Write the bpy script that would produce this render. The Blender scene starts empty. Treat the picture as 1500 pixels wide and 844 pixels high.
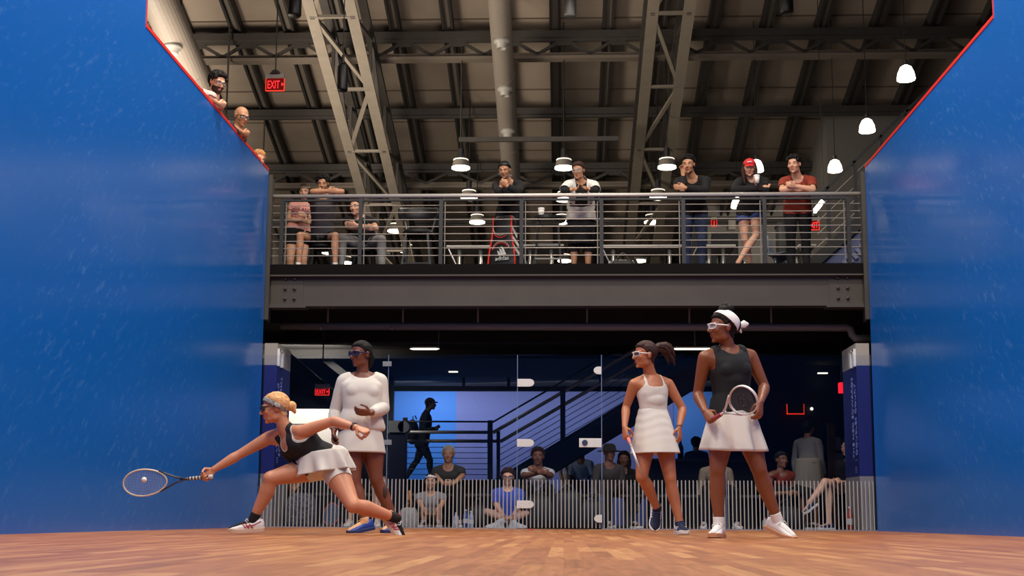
import bpy, bmesh, math, random
import numpy as np
from mathutils import Vector, Matrix, noise
random.seed(7)
V = Vector
sc = bpy.context.scene
COL = sc.collection
sc.view_settings.view_transform = 'Standard'
sc.view_settings.look = 'None'
sc.view_settings.gamma = 1
sc.view_settings.use_curve_mapping = False
sc.view_settings.exposure = 0.0

# ---------------------------------------------------------------- camera
FPX, CX, CY = 1850.0, 750.0, 500.0
CAMZ = 0.1275
_p, _y, _r = math.radians(7.987), math.radians(2.376), math.radians(0.335)
_rt0 = V((math.cos(_y), math.sin(_y), 0))
_f0 = V((-math.sin(_y), math.cos(_y), 0))
CF = _f0*math.cos(_p) + V((0, 0, 1))*math.sin(_p)
_up0 = _rt0.cross(CF)
CR = _rt0*math.cos(_r) + _up0*math.sin(_r)
CU = _up0*math.cos(_r) - _rt0*math.sin(_r)
CLOC = V((0, 0, CAMZ))
cd = bpy.data.cameras.new('camera')
cam = bpy.data.objects.new('camera', cd)
COL.objects.link(cam)
cd.sensor_width = 36; cd.sensor_fit = 'HORIZONTAL'
cd.lens = FPX/1500*36
cd.shift_y = (CY-422)/1500
cd.clip_start = 0.02; cd.clip_end = 200
cam.matrix_world = Matrix(((CR.x, CU.x, -CF.x, CLOC.x), (CR.y, CU.y, -CF.y, CLOC.y), (CR.z, CU.z, -CF.z, CLOC.z), (0, 0, 0, 1)))
sc.camera = cam

def W(px, py, Y):
    """the point of the place seen at a photo pixel, at distance Y down the court"""
    d = CF + CR*((px-CX)/FPX) - CU*((py-CY)/FPX)
    return CLOC + d*(Y/d.y)

def WZ(px, Y, z):
    """point seen in column px at distance Y and height z"""
    a, b = 0.0, 844.0
    for _ in range(40):
        m = (a+b)/2
        if W(px, m, Y).z > z: a = m
        else: b = m
    return W(px, a, Y)

# ---------------------------------------------------------------- materials
def lin(h):
    if isinstance(h, str):
        h = h.lstrip('#'); c = [int(h[i:i+2], 16)/255 for i in (0, 2, 4)]
    else: c = list(h)
    return tuple((x/12.92 if x <= .04045 else ((x+.055)/1.055)**2.4) for x in c) + (1,)

_M = {}
def mat(name, col='#808080', rough=.5, metal=0, emit=None, es=0, spec=.5, coat=0, var=0, vscale=20, bump=0, bscale=80, sss=0, alpha=1, trans=0):
    if name in _M: return _M[name]
    m = bpy.data.materials.new(name); m.use_nodes = True
    nt = m.node_tree; b = nt.nodes['Principled BSDF']
    b.inputs['Base Color'].default_value = lin(col)
    b.inputs['Roughness'].default_value = rough
    b.inputs['Metallic'].default_value = metal
    b.inputs['Specular IOR Level'].default_value = spec
    b.inputs['Coat Weight'].default_value = coat
    b.inputs['Alpha'].default_value = alpha
    b.inputs['Transmission Weight'].default_value = trans
    if sss:
        b.inputs['Subsurface Weight'].default_value = sss
        b.inputs['Subsurface Radius'].default_value = (1, .35, .2)
        b.inputs['Subsurface Scale'].default_value = .012
    if emit:
        b.inputs['Emission Color'].default_value = lin(emit); b.inputs['Emission Strength'].default_value = es
    tc = nt.nodes.new('ShaderNodeTexCoord')
    if var:
        n = nt.nodes.new('ShaderNodeTexNoise'); n.inputs['Scale'].default_value = vscale; n.inputs['Detail'].default_value = 5
        nt.links.new(tc.outputs['Object'], n.inputs['Vector'])
        mx = nt.nodes.new('ShaderNodeMixRGB'); mx.blend_type = 'MULTIPLY'; mx.inputs[0].default_value = 1
        r = nt.nodes.new('ShaderNodeMapRange'); r.inputs[1].default_value = .3; r.inputs[2].default_value = .7
        r.inputs[3].default_value = 1-var; r.inputs[4].default_value = 1+var
        nt.links.new(n.outputs['Fac'], r.inputs[0])
        mx.inputs[1].default_value = lin(col); nt.links.new(r.outputs[0], mx.inputs[2])
        nt.links.new(mx.outputs[0], b.inputs['Base Color'])
    if bump:
        n2 = nt.nodes.new('ShaderNodeTexNoise'); n2.inputs['Scale'].default_value = bscale; n2.inputs['Detail'].default_value = 3
        nt.links.new(tc.outputs['Object'], n2.inputs['Vector'])
        bp = nt.nodes.new('ShaderNodeBump'); bp.inputs['Strength'].default_value = bump; bp.inputs['Distance'].default_value = .01
        nt.links.new(n2.outputs['Fac'], bp.inputs['Height']); nt.links.new(bp.outputs[0], b.inputs['Normal'])
    _M[name] = m
    if isinstance(col, str): m['hex'] = col
    return m

# ---------------------------------------------------------------- mesh helpers
def mk(name, bm, m=None, parent=None, loc=(0, 0, 0), smooth=False, bevel=0):
    if isinstance(bm, MB): bm = bm.bm
    me = bpy.data.meshes.new(name)
    if isinstance(bm, bmesh.types.BMesh):
        l = V(loc)
        if l.length: bmesh.ops.translate(bm, verts=bm.verts, vec=-l)
        bmesh.ops.recalc_face_normals(bm, faces=bm.faces)
        bm.to_mesh(me); bm.free()
    else: me = bm
    if smooth:
        me.polygons.foreach_set('use_smooth', [True]*len(me.polygons))
    o = bpy.data.objects.new(name, me); COL.objects.link(o)
    for x in (m if isinstance(m, (list, tuple)) else [m]):
        if x: me.materials.append(x)
    if parent: o.parent = parent
    else: o.location = loc
    if bevel:
        md = o.modifiers.new('bevel', 'BEVEL'); md.width = bevel; md.segments = 2; md.limit_method = 'ANGLE'
    return o

def tag(o, label=None, cat=None, group=None, kind=None):
    if label: o['label'] = label
    if cat: o['category'] = cat
    if group: o['group'] = group
    if kind: o['kind'] = kind
    return o
def struct(name, bm, m, label, cat, **k):
    return tag(mk(name, bm, m, **k), label, cat, None, 'structure')
def empty(name, loc, label, cat, group=None):
    o = bpy.data.objects.new(name, None); COL.objects.link(o); o.location = loc; o.empty_display_size = .05
    return tag(o, label, cat, group)

class MB:
    """collects shapes into one mesh"""
    def __init__(s): s.bm = bmesh.new()
    def box(s, lo, hi):
        lo = V(lo); hi = V(hi)
        bmesh.ops.create_cube(s.bm, size=1, matrix=Matrix.Translation((lo+hi)/2) @ Matrix.Diagonal(V((abs(hi.x-lo.x), abs(hi.y-lo.y), abs(hi.z-lo.z), 1))))
        return s
    def bar(s, a, b, w, h, up=(0, 0, 1)):
        """square bar from a to b, w across, h along up"""
        a = V(a); b = V(b); d = b-a; L = d.length
        if L < 1e-6: return s
        d /= L; u = V(up)
        if abs(d.dot(u)) > .98: u = V((0, 1, 0)) if abs(d.y) < .9 else V((1, 0, 0))
        x = d.cross(u).normalized(); u = x.cross(d)
        M = Matrix((( x.x, d.x, u.x, 0), (x.y, d.y, u.y, 0), (x.z, d.z, u.z, 0), (0, 0, 0, 1)))
        bmesh.ops.create_cube(s.bm, size=1, matrix=Matrix.Translation((a+b)/2) @ M @ Matrix.Diagonal(V((w, L, h, 1))))
        return s
    def cyl(s, a, b, r, r2=None, seg=12):
        a = V(a); b = V(b); d = b-a; L = d.length
        q = V((0, 0, 1)).rotation_difference(d).to_matrix().to_4x4()
        bmesh.ops.create_cone(s.bm, cap_ends=True, segments=seg, radius1=r, radius2=r if r2 is None else r2, depth=L, matrix=Matrix.Translation((a+b)/2) @ q)
        return s
    def ell(s, c, rad, axes=None, seg=16):
        M = Matrix.Identity(4)
        if axes:
            for i, a in enumerate(axes):
                for j in range(3): M[j][i] = a[j]
        rad = (rad,)*3 if isinstance(rad, (int, float)) else rad
        bmesh.ops.create_uvsphere(s.bm, u_segments=seg, v_segments=max(6, seg*2//3), radius=1, matrix=Matrix.Translation(V(c)) @ M @ Matrix.Diagonal(V((*rad, 1))))
        return s
    def rings(s, rings, close=True, cap=True):
        """loft through rings of equal point count"""
        vs = [[s.bm.verts.new(p) for p in r] for r in rings]
        n = len(vs[0])
        for a, b in zip(vs[:-1], vs[1:]):
            for i in range(n if close else n-1):
                j = (i+1) % n
                s.bm.faces.new((a[i], a[j], b[j], b[i]))
        if cap and close:
            s.bm.faces.new(list(reversed(vs[0]))); s.bm.faces.new(vs[-1])
        return s
    def tube(s, pts, rad, seg=10, ref=None, cap=True, roundcap=False, closed=False):
        """swept tube; rad = number, list of numbers, or list of (along ref, across)"""
        pts = [V(p) for p in pts]; n = len(pts)
        if not isinstance(rad, (list, tuple)): rad = [rad]*n
        rad = [(r, r) if not isinstance(r, (tuple, list)) else r for r in rad]
        tan = []
        for i in range(n):
            if closed: t = pts[(i+1) % n]-pts[i-1]
            else: t = pts[min(i+1, n-1)]-pts[max(i-1, 0)]
            tan.append(t.normalized() if t.length > 1e-9 else V((0, 0, 1)))
        u = V(ref) if ref is not None else (V((0, 0, 1)) if abs(tan[0].z) < .9 else V((1, 0, 0)))
        R = []
        for i in range(n):
            if ref is not None:
                u = V(ref)
            u = (u - tan[i]*u.dot(tan[i])).normalized()
            w = tan[i].cross(u)
            R.append((pts[i], u, w, rad[i][0], rad[i][1], tan[i]))
        rings = []
        def ring(c, u, w, a, b): return [c + u*(a*math.cos(2*math.pi*k/seg)) + w*(b*math.sin(2*math.pi*k/seg)) for k in range(seg)]
        if roundcap:
            c, u, w, a, b, t = R[0]; m = (a+b)/2
            for q in (1.35, .95, .5): rings.append(ring(c - t*m*math.sin(q), u, w, a*math.cos(q), b*math.cos(q)))
        for c, u, w, a, b, t in R: rings.append(ring(c, u, w, a, b))
        if roundcap:
            c, u, w, a, b, t = R[-1]; m = (a+b)/2
            for q in (.5, .95, 1.35): rings.append(ring(c + t*m*math.sin(q), u, w, a*math.cos(q), b*math.cos(q)))
        if closed: rings.append(rings[0]); 
        if closed:
            vs = [[s.bm.verts.new(p) for p in r] for r in rings[:-1]]
            for i in range(len(vs)):
                A, B = vs[i], vs[(i+1) % len(vs)]
                for k in range(seg):
                    s.bm.faces.new((A[k], A[(k+1) % seg], B[(k+1) % seg], B[k]))
            return s
        return s.rings(rings, cap=cap)
    def lathe(s, prof, c=(0, 0, 0), seg=24, axis=(0, 0, 1), cap=False):
        q = V((0, 0, 1)).rotation_difference(V(axis)).to_matrix()
        c = V(c)
        return s.rings([[c + q @ V((r*math.cos(2*math.pi*k/seg), r*math.sin(2*math.pi*k/seg), z)) for k in range(seg)] for r, z in prof], cap=cap)
    def prism(s, poly, ext):
        """closed polygon (3-D points) pushed along ext"""
        ext = V(ext)
        a = [s.bm.verts.new(V(p)) for p in poly]; b = [s.bm.verts.new(V(p)+ext) for p in poly]
        s.bm.faces.new(a); s.bm.faces.new(list(reversed(b)))
        n = len(a)
        for i in range(n): s.bm.faces.new((a[i], b[i], b[(i+1) % n], a[(i+1) % n]))
        return s
    def build(s, name, m, parent=None, loc=(0, 0, 0), smooth=False, bevel=0):
        if parent is not None and loc == (0, 0, 0): loc = ROOTLOC.get(parent.name, V((0, 0, 0)))
        return mk(name, s.bm, m, parent, loc, smooth, bevel)
ROOTLOC = {}
def thing(name, loc, label, cat, group=None):
    o = empty(name, loc, label, cat, group); ROOTLOC[o.name] = V(loc); return o
def solo(mb, name, m, loc, label, cat, group=None, smooth=False, bevel=0):
    o = mk(name, mb.bm, m, None, loc, smooth, bevel); ROOTLOC[o.name] = V(loc)
    return tag(o, label, cat, group)
def sub(mb, name, m, parent, smooth=False, bevel=0):
    """child whose mesh is given in place-coordinates; the offset of its top-level ancestor is removed"""
    r = parent
    while r.parent: r = r.parent
    o = mk(name, mb.bm, m, parent, ROOTLOC.get(r.name, V((0, 0, 0))), smooth, bevel)
    return o

def text_bm(txt, o, right, up, size, depth=.004, align='CENTER'):
    """mesh lettering with its baseline centre at o"""
    c = bpy.data.curves.new('t', 'FONT'); c.body = txt; c.size = size; c.align_x = align; c.extrude = depth/2; c.resolution_u = 2
    ob = bpy.data.objects.new('t', c); COL.objects.link(ob)
    bpy.context.view_layer.update()
    me = bpy.data.meshes.new_from_object(ob.evaluated_get(bpy.context.evaluated_depsgraph_get()))
    COL.objects.unlink(ob); bpy.data.objects.remove(ob)
    r = V(right).normalized(); u = V(up).normalized(); n = r.cross(u)
    M = Matrix(((r.x, u.x, n.x, o[0]), (r.y, u.y, n.y, o[1]), (r.z, u.z, n.z, o[2]), (0, 0, 0, 1)))
    me.transform(M)
    b = MB(); b.bm.from_mesh(me); bpy.data.meshes.remove(me)
    return b

def words(txt, o, right, up, size, depth=.004):
    """the same lettering as one mesh per word"""
    full = text_bm(txt, o, right, up, size, depth).bm; r = V(right).normalized()
    iv = sorted((min(e.verts[0].co.dot(r), e.verts[1].co.dot(r)), max(e.verts[0].co.dot(r), e.verts[1].co.dot(r))) for e in full.edges)
    cuts = []; end = iv[0][1]
    for a, b in iv:
        if a-end > size*.2: cuts.append((a+end)/2)
        end = max(end, b)
    out = []
    for lo_, hi_ in zip([-1e9]+cuts, cuts+[1e9]):
        b = full.copy(); bmesh.ops.delete(b, geom=[v for v in b.verts if not lo_ < v.co.dot(r) < hi_], context='VERTS')
        m = MB(); m.bm.free(); m.bm = b; out.append(m)
    full.free(); return out

def area(name, loc, target, size, power, col=(1, .93, .82), sy=None):
    l = bpy.data.lights.new(name, 'AREA'); l.energy = power; l.color = col; l.size = size
    if sy: l.shape = 'RECTANGLE'; l.size_y = sy
    o = bpy.data.objects.new(name, l); COL.objects.link(o); o.location = loc
    o.rotation_euler = (V(target)-V(loc)).to_track_quat('-Z', 'Y').to_euler()
    return o
def point(name, loc, power, col=(1, .9, .75), r=.1):
    l = bpy.data.lights.new(name, 'POINT'); l.energy = power; l.color = col; l.shadow_soft_size = r
    o = bpy.data.objects.new(name, l); COL.objects.link(o); o.location = loc; return o
def spot(name, loc, target, power, col=(1, .9, .75), r=.1, ang=120):
    l = bpy.data.lights.new(name, 'SPOT'); l.energy = power; l.color = col; l.shadow_soft_size = r; l.spot_size = math.radians(ang); l.spot_blend = .4
    o = bpy.data.objects.new(name, l); COL.objects.link(o); o.location = loc
    o.rotation_euler = (V(target)-V(loc)).to_track_quat('-Z', 'Y').to_euler(); return o
# ================================================================ the court
GY = 15.70            # glass back wall
HW = 3.81             # half court width
MZ = 3.33             # gallery floor
STEPY = 10.86
def court_wall_mat():
    m = mat('court_blue', '#0a55b0', rough=.27, spec=.5)
    nt = m.node_tree; b = nt.nodes['Principled BSDF']; N = nt.nodes.new; L = nt.links.new
    tc = N('ShaderNodeTexCoord')
    m0 = N('ShaderNodeMapping'); m0.inputs['Rotation'].default_value = (1.0, 0, 0)
    mp = N('ShaderNodeMapping'); mp.inputs['Scale'].default_value = (1, 1, .4)
    L(tc.outputs['Object'], m0.inputs[0]); L(m0.outputs[0], mp.inputs[0])
    v = N('ShaderNodeTexNoise'); v.inputs['Scale'].default_value = 15; v.inputs['Detail'].default_value = 6; v.inputs['Roughness'].default_value = .7
    L(mp.outputs[0], v.inputs['Vector'])
    r = N('ShaderNodeValToRGB'); r.color_ramp.elements[0].position = .54; r.color_ramp.elements[1].position = .72
    L(v.outputs['Fac'], r.inputs[0])
    big = N('ShaderNodeTexNoise'); big.inputs['Scale'].default_value = .55; big.inputs['Detail'].default_value = 2
    L(tc.outputs['Object'], big.inputs['Vector'])
    r2 = N('ShaderNodeMapRange'); r2.inputs[1].default_value = .38; r2.inputs[2].default_value = .62; r2.inputs[3].default_value = .06; r2.inputs[4].default_value = .30
    L(big.outputs['Fac'], r2.inputs[0])
    mu = N('ShaderNodeMath'); mu.operation = 'MULTIPLY'; L(r.outputs[0], mu.inputs[0]); L(r2.outputs[0], mu.inputs[1])
    mx = N('ShaderNodeMixRGB'); mx.inputs[1].default_value = lin('#1361b5'); mx.inputs[2].default_value = lin('#6f9fd8')
    L(mu.outputs[0], mx.inputs[0]); L(mx.outputs[0], b.inputs['Base Color'])
    rr = N('ShaderNodeMapRange'); rr.inputs[3].default_value = .13; rr.inputs[4].default_value = .26
    L(v.outputs['Fac'], rr.inputs[0]); L(rr.outputs[0], b.inputs['Roughness'])
    return m
MW = court_wall_mat()
MRED = mat('red_line', '#d8261f', rough=.5)
MSTEEL = mat('dark_steel', '#3a3632', rough=.55, var=.12, vscale=6)
MBEAM = mat('beam_paint', '#423b34', rough=.6, var=.1, vscale=3)
MBLK = mat('black_metal', '#17171a', rough=.5)
MROOF = mat('roof_panel', '#85786a', rough=.75, var=.13, vscale=1.2)
MGIRD = mat('girder_paint', '#7a7165', rough=.6, var=.08, vscale=5)
MCHROME = mat('brushed_steel', '#c9c6c0', rough=.3, metal=.85)
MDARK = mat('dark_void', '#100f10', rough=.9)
MCONC = mat('grey_wall', '#8b8780', rough=.85, var=.06, vscale=2)
MNAVY = mat('navy_wall', '#0d1226', rough=.6)
MWHITE = mat('white_plastic', '#e9e6df', rough=.45)

for sgn, side in ((-1, 'left'), (1, 'right')):
    b = MB()
    prof = [(-.6, 0), (GY, 0), (GY, 4.57), (STEPY, 4.57), (STEPY, 6.4), (-.6, 6.4)]
    b.prism([(sgn*HW, y, z) for y, z in prof], (sgn*.16, 0, 0))
    struct('wall_'+side, b, MW, 'glossy blue court side wall, stepped down near its back end', 'wall')
    b = MB()
    b.box((sgn*(HW-.006), STEPY, 4.548), (sgn*(HW+.165), GY, 4.582))
    b.box((sgn*(HW-.005), STEPY-.004, 4.57), (sgn*(HW+.165), STEPY+.012, 6.4))
    struct('trim_%d' % (1 if sgn < 0 else 2), b, MRED, 'thin red out line along the top edge of the blue side wall', 'trim')
struct('wall_front', MB().box((-HW, -.8, 0), (HW, -.6, 6.4)), MW, 'blue front wall of the court', 'wall')

def wood_mat():
    m = mat('maple_strip', '#b9794a', rough=.38, spec=.4)
    nt = m.node_tree; b = nt.nodes['Principled BSDF']; N = nt.nodes.new; L = nt.links.new
    tc = N('ShaderNodeTexCoord'); sp = N('ShaderNodeSeparateXYZ'); cb = N('ShaderNodeCombineXYZ')
    L(tc.outputs['Object'], sp.inputs[0]); L(sp.outputs['Y'], cb.inputs['X']); L(sp.outputs['X'], cb.inputs['Y'])
    br = N('ShaderNodeTexBrick'); br.offset = .37; br.offset_frequency = 3; br.squash = 1
    br.inputs['Color1'].default_value = (0, 0, 0, 1); br.inputs['Color2'].default_value = (1, 1, 1, 1); br.inputs['Mortar'].default_value = (.25, .25, .25, 1)
    br.inputs['Scale'].default_value = 1; br.inputs['Mortar Size'].default_value = .0009; br.inputs['Brick Width'].default_value = .72; br.inputs['Row Height'].default_value = .057
    br.inputs['Bias'].default_value = 0
    L(cb.outputs[0], br.inputs['Vector'])
    ramp = N('ShaderNodeValToRGB'); e = ramp.color_ramp.elements
    e[0].position = 0; e[0].color = lin('#905327'); e[1].position = 1; e[1].color = lin('#bf854e')
    for p, c in ((.3, '#9d5d31'), (.62, '#a66636'), (.85, '#ae713d')):
        q = e.new(p); q.color = lin(c)
    L(br.outputs['Color'], ramp.inputs[0])
    gn = N('ShaderNodeTexNoise'); gn.inputs['Scale'].default_value = 5; gn.inputs['Detail'].default_value = 6
    gm = N('ShaderNodeMapping'); gm.inputs['Scale'].default_value = (9, .8, 1)
    L(tc.outputs['Object'], gm.inputs[0]); L(gm.outputs[0], gn.inputs['Vector'])
    gr = N('ShaderNodeMapRange'); gr.inputs[1].default_value = .3; gr.inputs[2].default_value = .7; gr.inputs[3].default_value = .84; gr.inputs[4].default_value = 1.12
    L(gn.outputs['Fac'], gr.inputs[0])
    mx = N('ShaderNodeMixRGB'); mx.blend_type = 'MULTIPLY'; mx.inputs[0].default_value = 1
    L(ramp.outputs[0], mx.inputs[1]); L(gr.outputs[0], mx.inputs[2]); L(mx.outputs[0], b.inputs['Base Color'])
    rr = N('ShaderNodeMapRange'); rr.inputs[3].default_value = .3; rr.inputs[4].default_value = .5
    L(gn.outputs['Fac'], rr.inputs[0]); L(rr.outputs[0], b.inputs['Roughness'])
    return m
struct('floor', MB().box((-HW-.16, -.8, -.12), (HW+.16, GY+.03, 0)), wood_mat(), 'orange brown wooden strip floor of the court', 'floor')
b = MB(); b.box((-.025-.38, 14.35, .0), (.025-.38, 15.45, .0022))
struct('trim_3', b, MRED, 'short red service line on the wooden floor', 'trim')
struct('floor_lobby', MB().box((-9, GY+.03, -.12), (9, 30, 0)), mat('lobby_floor', '#3a3a3e', rough=.6), 'dark lobby floor behind the glass wall', 'floor')

# ---- steel end columns, gallery slab and girder
for sgn in (-1, 1):
    b = MB(); x0 = sgn*3.66
    b.box((sgn*3.765, GY+.05, 2.62), (sgn*3.86, GY+.08, 4.52))
    b.box((sgn*3.80, GY+.08, 2.62), (sgn*3.83, GY+.33, 4.52))
    struct('column_'+('left' if sgn < 0 else 'right'), b, MSTEEL, 'dark steel corner column at the end of the blue side wall', 'column')
zf = W(826, 403, 15.9).z; zb = W(826, 447, 15.9).z
b = MB(); b.box((-3.9, 15.88, zf), (3.9, 15.94, MZ+.03)); b.box((-3.9, 15.94, MZ-.18), (3.9, 16.4, MZ-.01))
b.box((-12, 16.3, MZ-.2), (12, 37, MZ-.02))
for s in (-1, 1): b.box((s*3.98, 6, MZ-.2), (s*6.5, 16.4, MZ-.02))
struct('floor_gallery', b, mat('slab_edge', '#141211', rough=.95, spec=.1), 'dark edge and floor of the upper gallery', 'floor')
b = MB()
b.box((-3.8, 15.93, zb), (3.8, 15.96, zf)); b.box((-3.8, 15.84, zb-.02), (3.8, 16.05, zb+.012)); b.box((-3.8, 15.84, zf-.02), (3.8, 16.05, zf+.0))
for s in (-1, 1):
    b.box((s*3.78, 15.92, zb), (s*3.36, 15.93, zf-.06))
    b.box((s*3.78, 15.80, zb-.045), (s*3.3, 16.0, zb-.02))
    for i in range(2):
        for j in range(3): b.ell((s*(3.47+.12*i), 15.9, zb+.09+.13*j), (.022, .02, .022), seg=8)
struct('beam', b, MBEAM, 'long grey brown steel girder with bolted ends below the gallery', 'beam')

# sprinkler pipe under the girder
zp = W(826, 478, 16.5).z
b = MB(); a0 = W(412, 478, 16.5); a1 = W(1240, 480, 16.5)
b.tube([a0, a1, a1+V((.05, 0, -.02)), a1+V((.07, 0, -.1)), a1+V((.1, .0, -.14)), a1+V((.3, .0, -.14))], .05, seg=12)
for px in (480, 590, 700, 860, 1010, 1130): b.cyl(W(px, 478, 16.5), V((W(px, 478, 16.5).x, 16.5, 3.015)), .012)
for px in (470, 574): b.ell(W(px, 481, 16.44), (.022, .022, .03), seg=8)
solo(b, 'sprinkler_pipe', mat('pipe_paint', '#7d746a', rough=.5), a0, 'long thick grey pipe running under the steel girder', 'pipe', smooth=True)

# ---- lobby under the gallery
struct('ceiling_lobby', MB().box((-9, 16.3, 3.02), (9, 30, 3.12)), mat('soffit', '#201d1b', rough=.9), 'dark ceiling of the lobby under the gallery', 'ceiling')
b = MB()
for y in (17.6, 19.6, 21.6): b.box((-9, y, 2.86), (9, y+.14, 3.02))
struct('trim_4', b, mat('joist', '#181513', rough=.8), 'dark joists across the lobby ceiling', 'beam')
BY = 28.0
def panel(name, x0, x1, Y, m, label, z1=3.12, z0=0, cat='wall'):
    a = W(x0, 700, Y).x; c = W(x1, 700, Y).x
    return struct(name, MB().box((a, Y, z0), (c, Y+.1, z1)), m, label, cat)
panel('wall_lobby_blue', 560, 667, BY, mat('bright_blue', '#2f74c8', rough=.6), 'bright blue lobby wall panel behind the walking person')
panel('wall_lobby_violet', 667, 988, BY, mat('periwinkle', '#646da8', rough=.6, var=.05), 'periwinkle blue lobby wall behind the stairs')
panel('wall_lobby_azure', 988, 1046, BY-.05, mat('azure', '#3878c8', rough=.6), 'light blue lobby wall panel between the two players in white')
panel('wall_lobby_left', 240, 560, BY-.02, mat('lobby_dark', '#15161f', rough=.7), 'dark lobby wall behind the cream board')
panel('wall_lobby_right', 1046, 1420, 24.0, MNAVY, 'dark navy lobby wall on the far side')
for s in (-1, 1):
    struct('wall_lobby_side_'+('left' if s < 0 else 'right'), MB().box((s*8.9, GY+.3, 0), (s*9, 30, 3.05)), MNAVY, 'dark side wall of the lobby', 'wall')
# dark header over the blue wall with a rail under it
b = MB(); zt = W(800, 566, 26).z; zl = W(800, 573, 26).z
b.box((W(560, 570, 26).x, 26, zl), (W(1046, 570, 26).x, 26.12, zt))
for px in (679, 745, 880): b.box((W(px, 560, 26).x-.03, 26.02, zt), (W(px, 560, 26).x+.03, 26.1, 3.02))
b.box((W(563, 570, 26).x, 25.98, 0), (W(577, 570, 26).x, 26.12, 3.02))
struct('trim_5', b, MBLK, 'dark steel header rail in front of the blue lobby wall', 'beam')
# pale board on the left
b = MB(); q0 = W(410, 599, 22); q1 = W(506, 655, 22)
b.box((q0.x, 22, q1.z), (q1.x, 22.04, q0.z))
solo(b, 'wall_board', mat('cream_board', '#f6ecdc', rough=.7), (q0.x, 22, q1.z), 'large blank cream board behind the lunging player', 'board')
# diagonal steel braces on the left, under the gallery
for k, (p, q, y) in enumerate((((416, 516), (546, 628), 20.6), ((402, 553), (486, 595), 19.6), ((476, 526), (560, 592), 22.2))):
    a = W(*p, y); c = W(*q, y)
    solo(MB().bar(a, c, .12, .16, (0, 1, 0)), 'diagonal_brace', mat('brace_paint', '#2a2724', rough=.7), c,
         ('upper', 'lower', 'thin far')[k]+' slanting steel brace under the gallery beside the red exit sign', 'brace', 'slanting braces under the gallery')

# ================================================================ glass back wall
def glass_mat():
    m = bpy.data.materials.new('clear_glass'); m.use_nodes = True; nt = m.node_tree; nt.nodes.clear(); N = nt.nodes.new; L = nt.links.new
    o = N('ShaderNodeOutputMaterial'); t = N('ShaderNodeBsdfTransparent'); g = N('ShaderNodeBsdfGlossy'); mx = N('ShaderNodeMixShader'); f = N('ShaderNodeFresnel')
    t.inputs[0].default_value = (.93, .95, 1, 1); g.inputs[0].default_value = (1, 1, 1, 1); g.inputs['Roughness'].default_value = .015; f.inputs[0].default_value = 1.16
    L(f.outputs[0], mx.inputs[0]); L(t.outputs[0], mx.inputs[1]); L(g.outputs[0], mx.inputs[2]); L(mx.outputs[0], o.inputs[0])
    return m
MG = glass_mat()
MSTRIPE = mat('white_film', '#a3a19b', rough=.6)
GT = 2.16
zs = W(826, 703, GY).z
def pane(parent, x0, x1, first, name='glass_pane'):
    g = sub(MB().box((x0+.004, GY, .012), (x1-.004, GY+.012, GT)), name, MG, parent)
    b = MB(); n = int((x1-x0)/.0468); st = (x1-x0)/n
    for i in range(n):
        x = x0+(i+.5)*st
        b.box((x-.0063, GY-.0015, .014), (x+.0063, GY-.0003, zs))
    sub(b, 'stripe_film', MSTRIPE, g)
xs = [W(px, 650, GY).x for px in (567, 757.5, 881.5, 1063)]
gw = thing('glass_wall', (0, GY, 0), 'frameless glass back wall of the court with white vertical stripes along its base', 'glass wall')
for x0, x1 in ((-HW+.01, xs[0]), (xs[0], xs[1]), (xs[2], xs[3]), (xs[3], HW-.01)): pane(gw, x0, x1, 0)
sub(MB().box((-HW, GY-.02, 0), (xs[1], GY+.03, .012)).box((xs[2], GY-.02, 0), (HW, GY+.03, .012)), 'bottom_channel', MCHROME, gw)
MEDGE = mat('glass_edge', '#6f86a8', rough=.2)
for x in (xs[0], xs[3]): sub(MB().box((x-.0035, GY-.001, .01), (x+.0035, GY+.016, GT)), 'glass_joint', MEDGE, gw)
MALU = mat('satin_fitting', '#dedcd6', rough=.4, metal=.2)
for py in (533, 648): # patch clamps at the first joint
    c = W(567, py, GY-.02)
    b = MB().box((c.x-.055, GY-.022, c.z-.03), (c.x+.055, GY-.001, c.z+.03))
    for s in (-1, 1): b.cyl((c.x+s*.035, GY-.026, c.z), (c.x+s*.035, GY-.02, c.z), .012)
    sub(b, 'clamp', mat('grey_clamp', '#7c8088', rough=.5), gw)
gd = thing('glass_door', ((xs[1]+xs[2])/2, GY, 0), 'frameless glass door with white hinges in the middle of the glass wall', 'door')
pane(gd, xs[1]+.004, xs[2]-.004, 0, 'door_pane')
def dshape(x, z, L, h, sgn):
    """white patch hinge, square at x, rounded at its far end"""
    pts = [(x, z-h/2), (x+sgn*(L-.06), z-h/2)]
    for k in range(1, 8):
        a = -math.pi/2 + math.pi*k/8
        pts.append((x+sgn*(L-.06+.06*math.cos(a)), z+h/2*math.sin(a)))
    pts += [(x+sgn*(L-.06), z+h/2), (x, z+h/2)]
    b = MB().prism([(p, GY-.026, q) for p, q in pts], (0, .024, 0))
    for t in (.25, .72): b.cyl((x+sgn*L*t, GY-.031, z-h*.24), (x+sgn*L*t, GY-.025, z-h*.24), .008); b.cyl((x+sgn*L*t, GY-.031, z+h*.24), (x+sgn*L*t, GY-.025, z+h*.24), .008)
    b.box((x+sgn*L*.5-.003, GY-.029, z-h/2), (x+sgn*L*.5+.003, GY-.025, z+h/2))
    return b
for py in (561, 649, 739): sub(dshape(xs[1], W(757, py, GY).z, .21, .095, 1), 'hinge', MALU, gd)
for py in (543, 760): sub(dshape(xs[2]-.003, W(881, py, GY).z, .095, .095, -1), 'strike_plate', MALU, gd)
zl = W(866, 649, GY).z
b = MB().box((xs[2]-.28, GY-.03, zl-.055), (xs[2]-.003, GY-.002, zl+.055)).box((xs[2]-.095, GY-.034, zl-.055), (xs[2]-.088, GY-.028, zl+.055))
lk = sub(b, 'lock', MALU, gd, bevel=.004)
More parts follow.
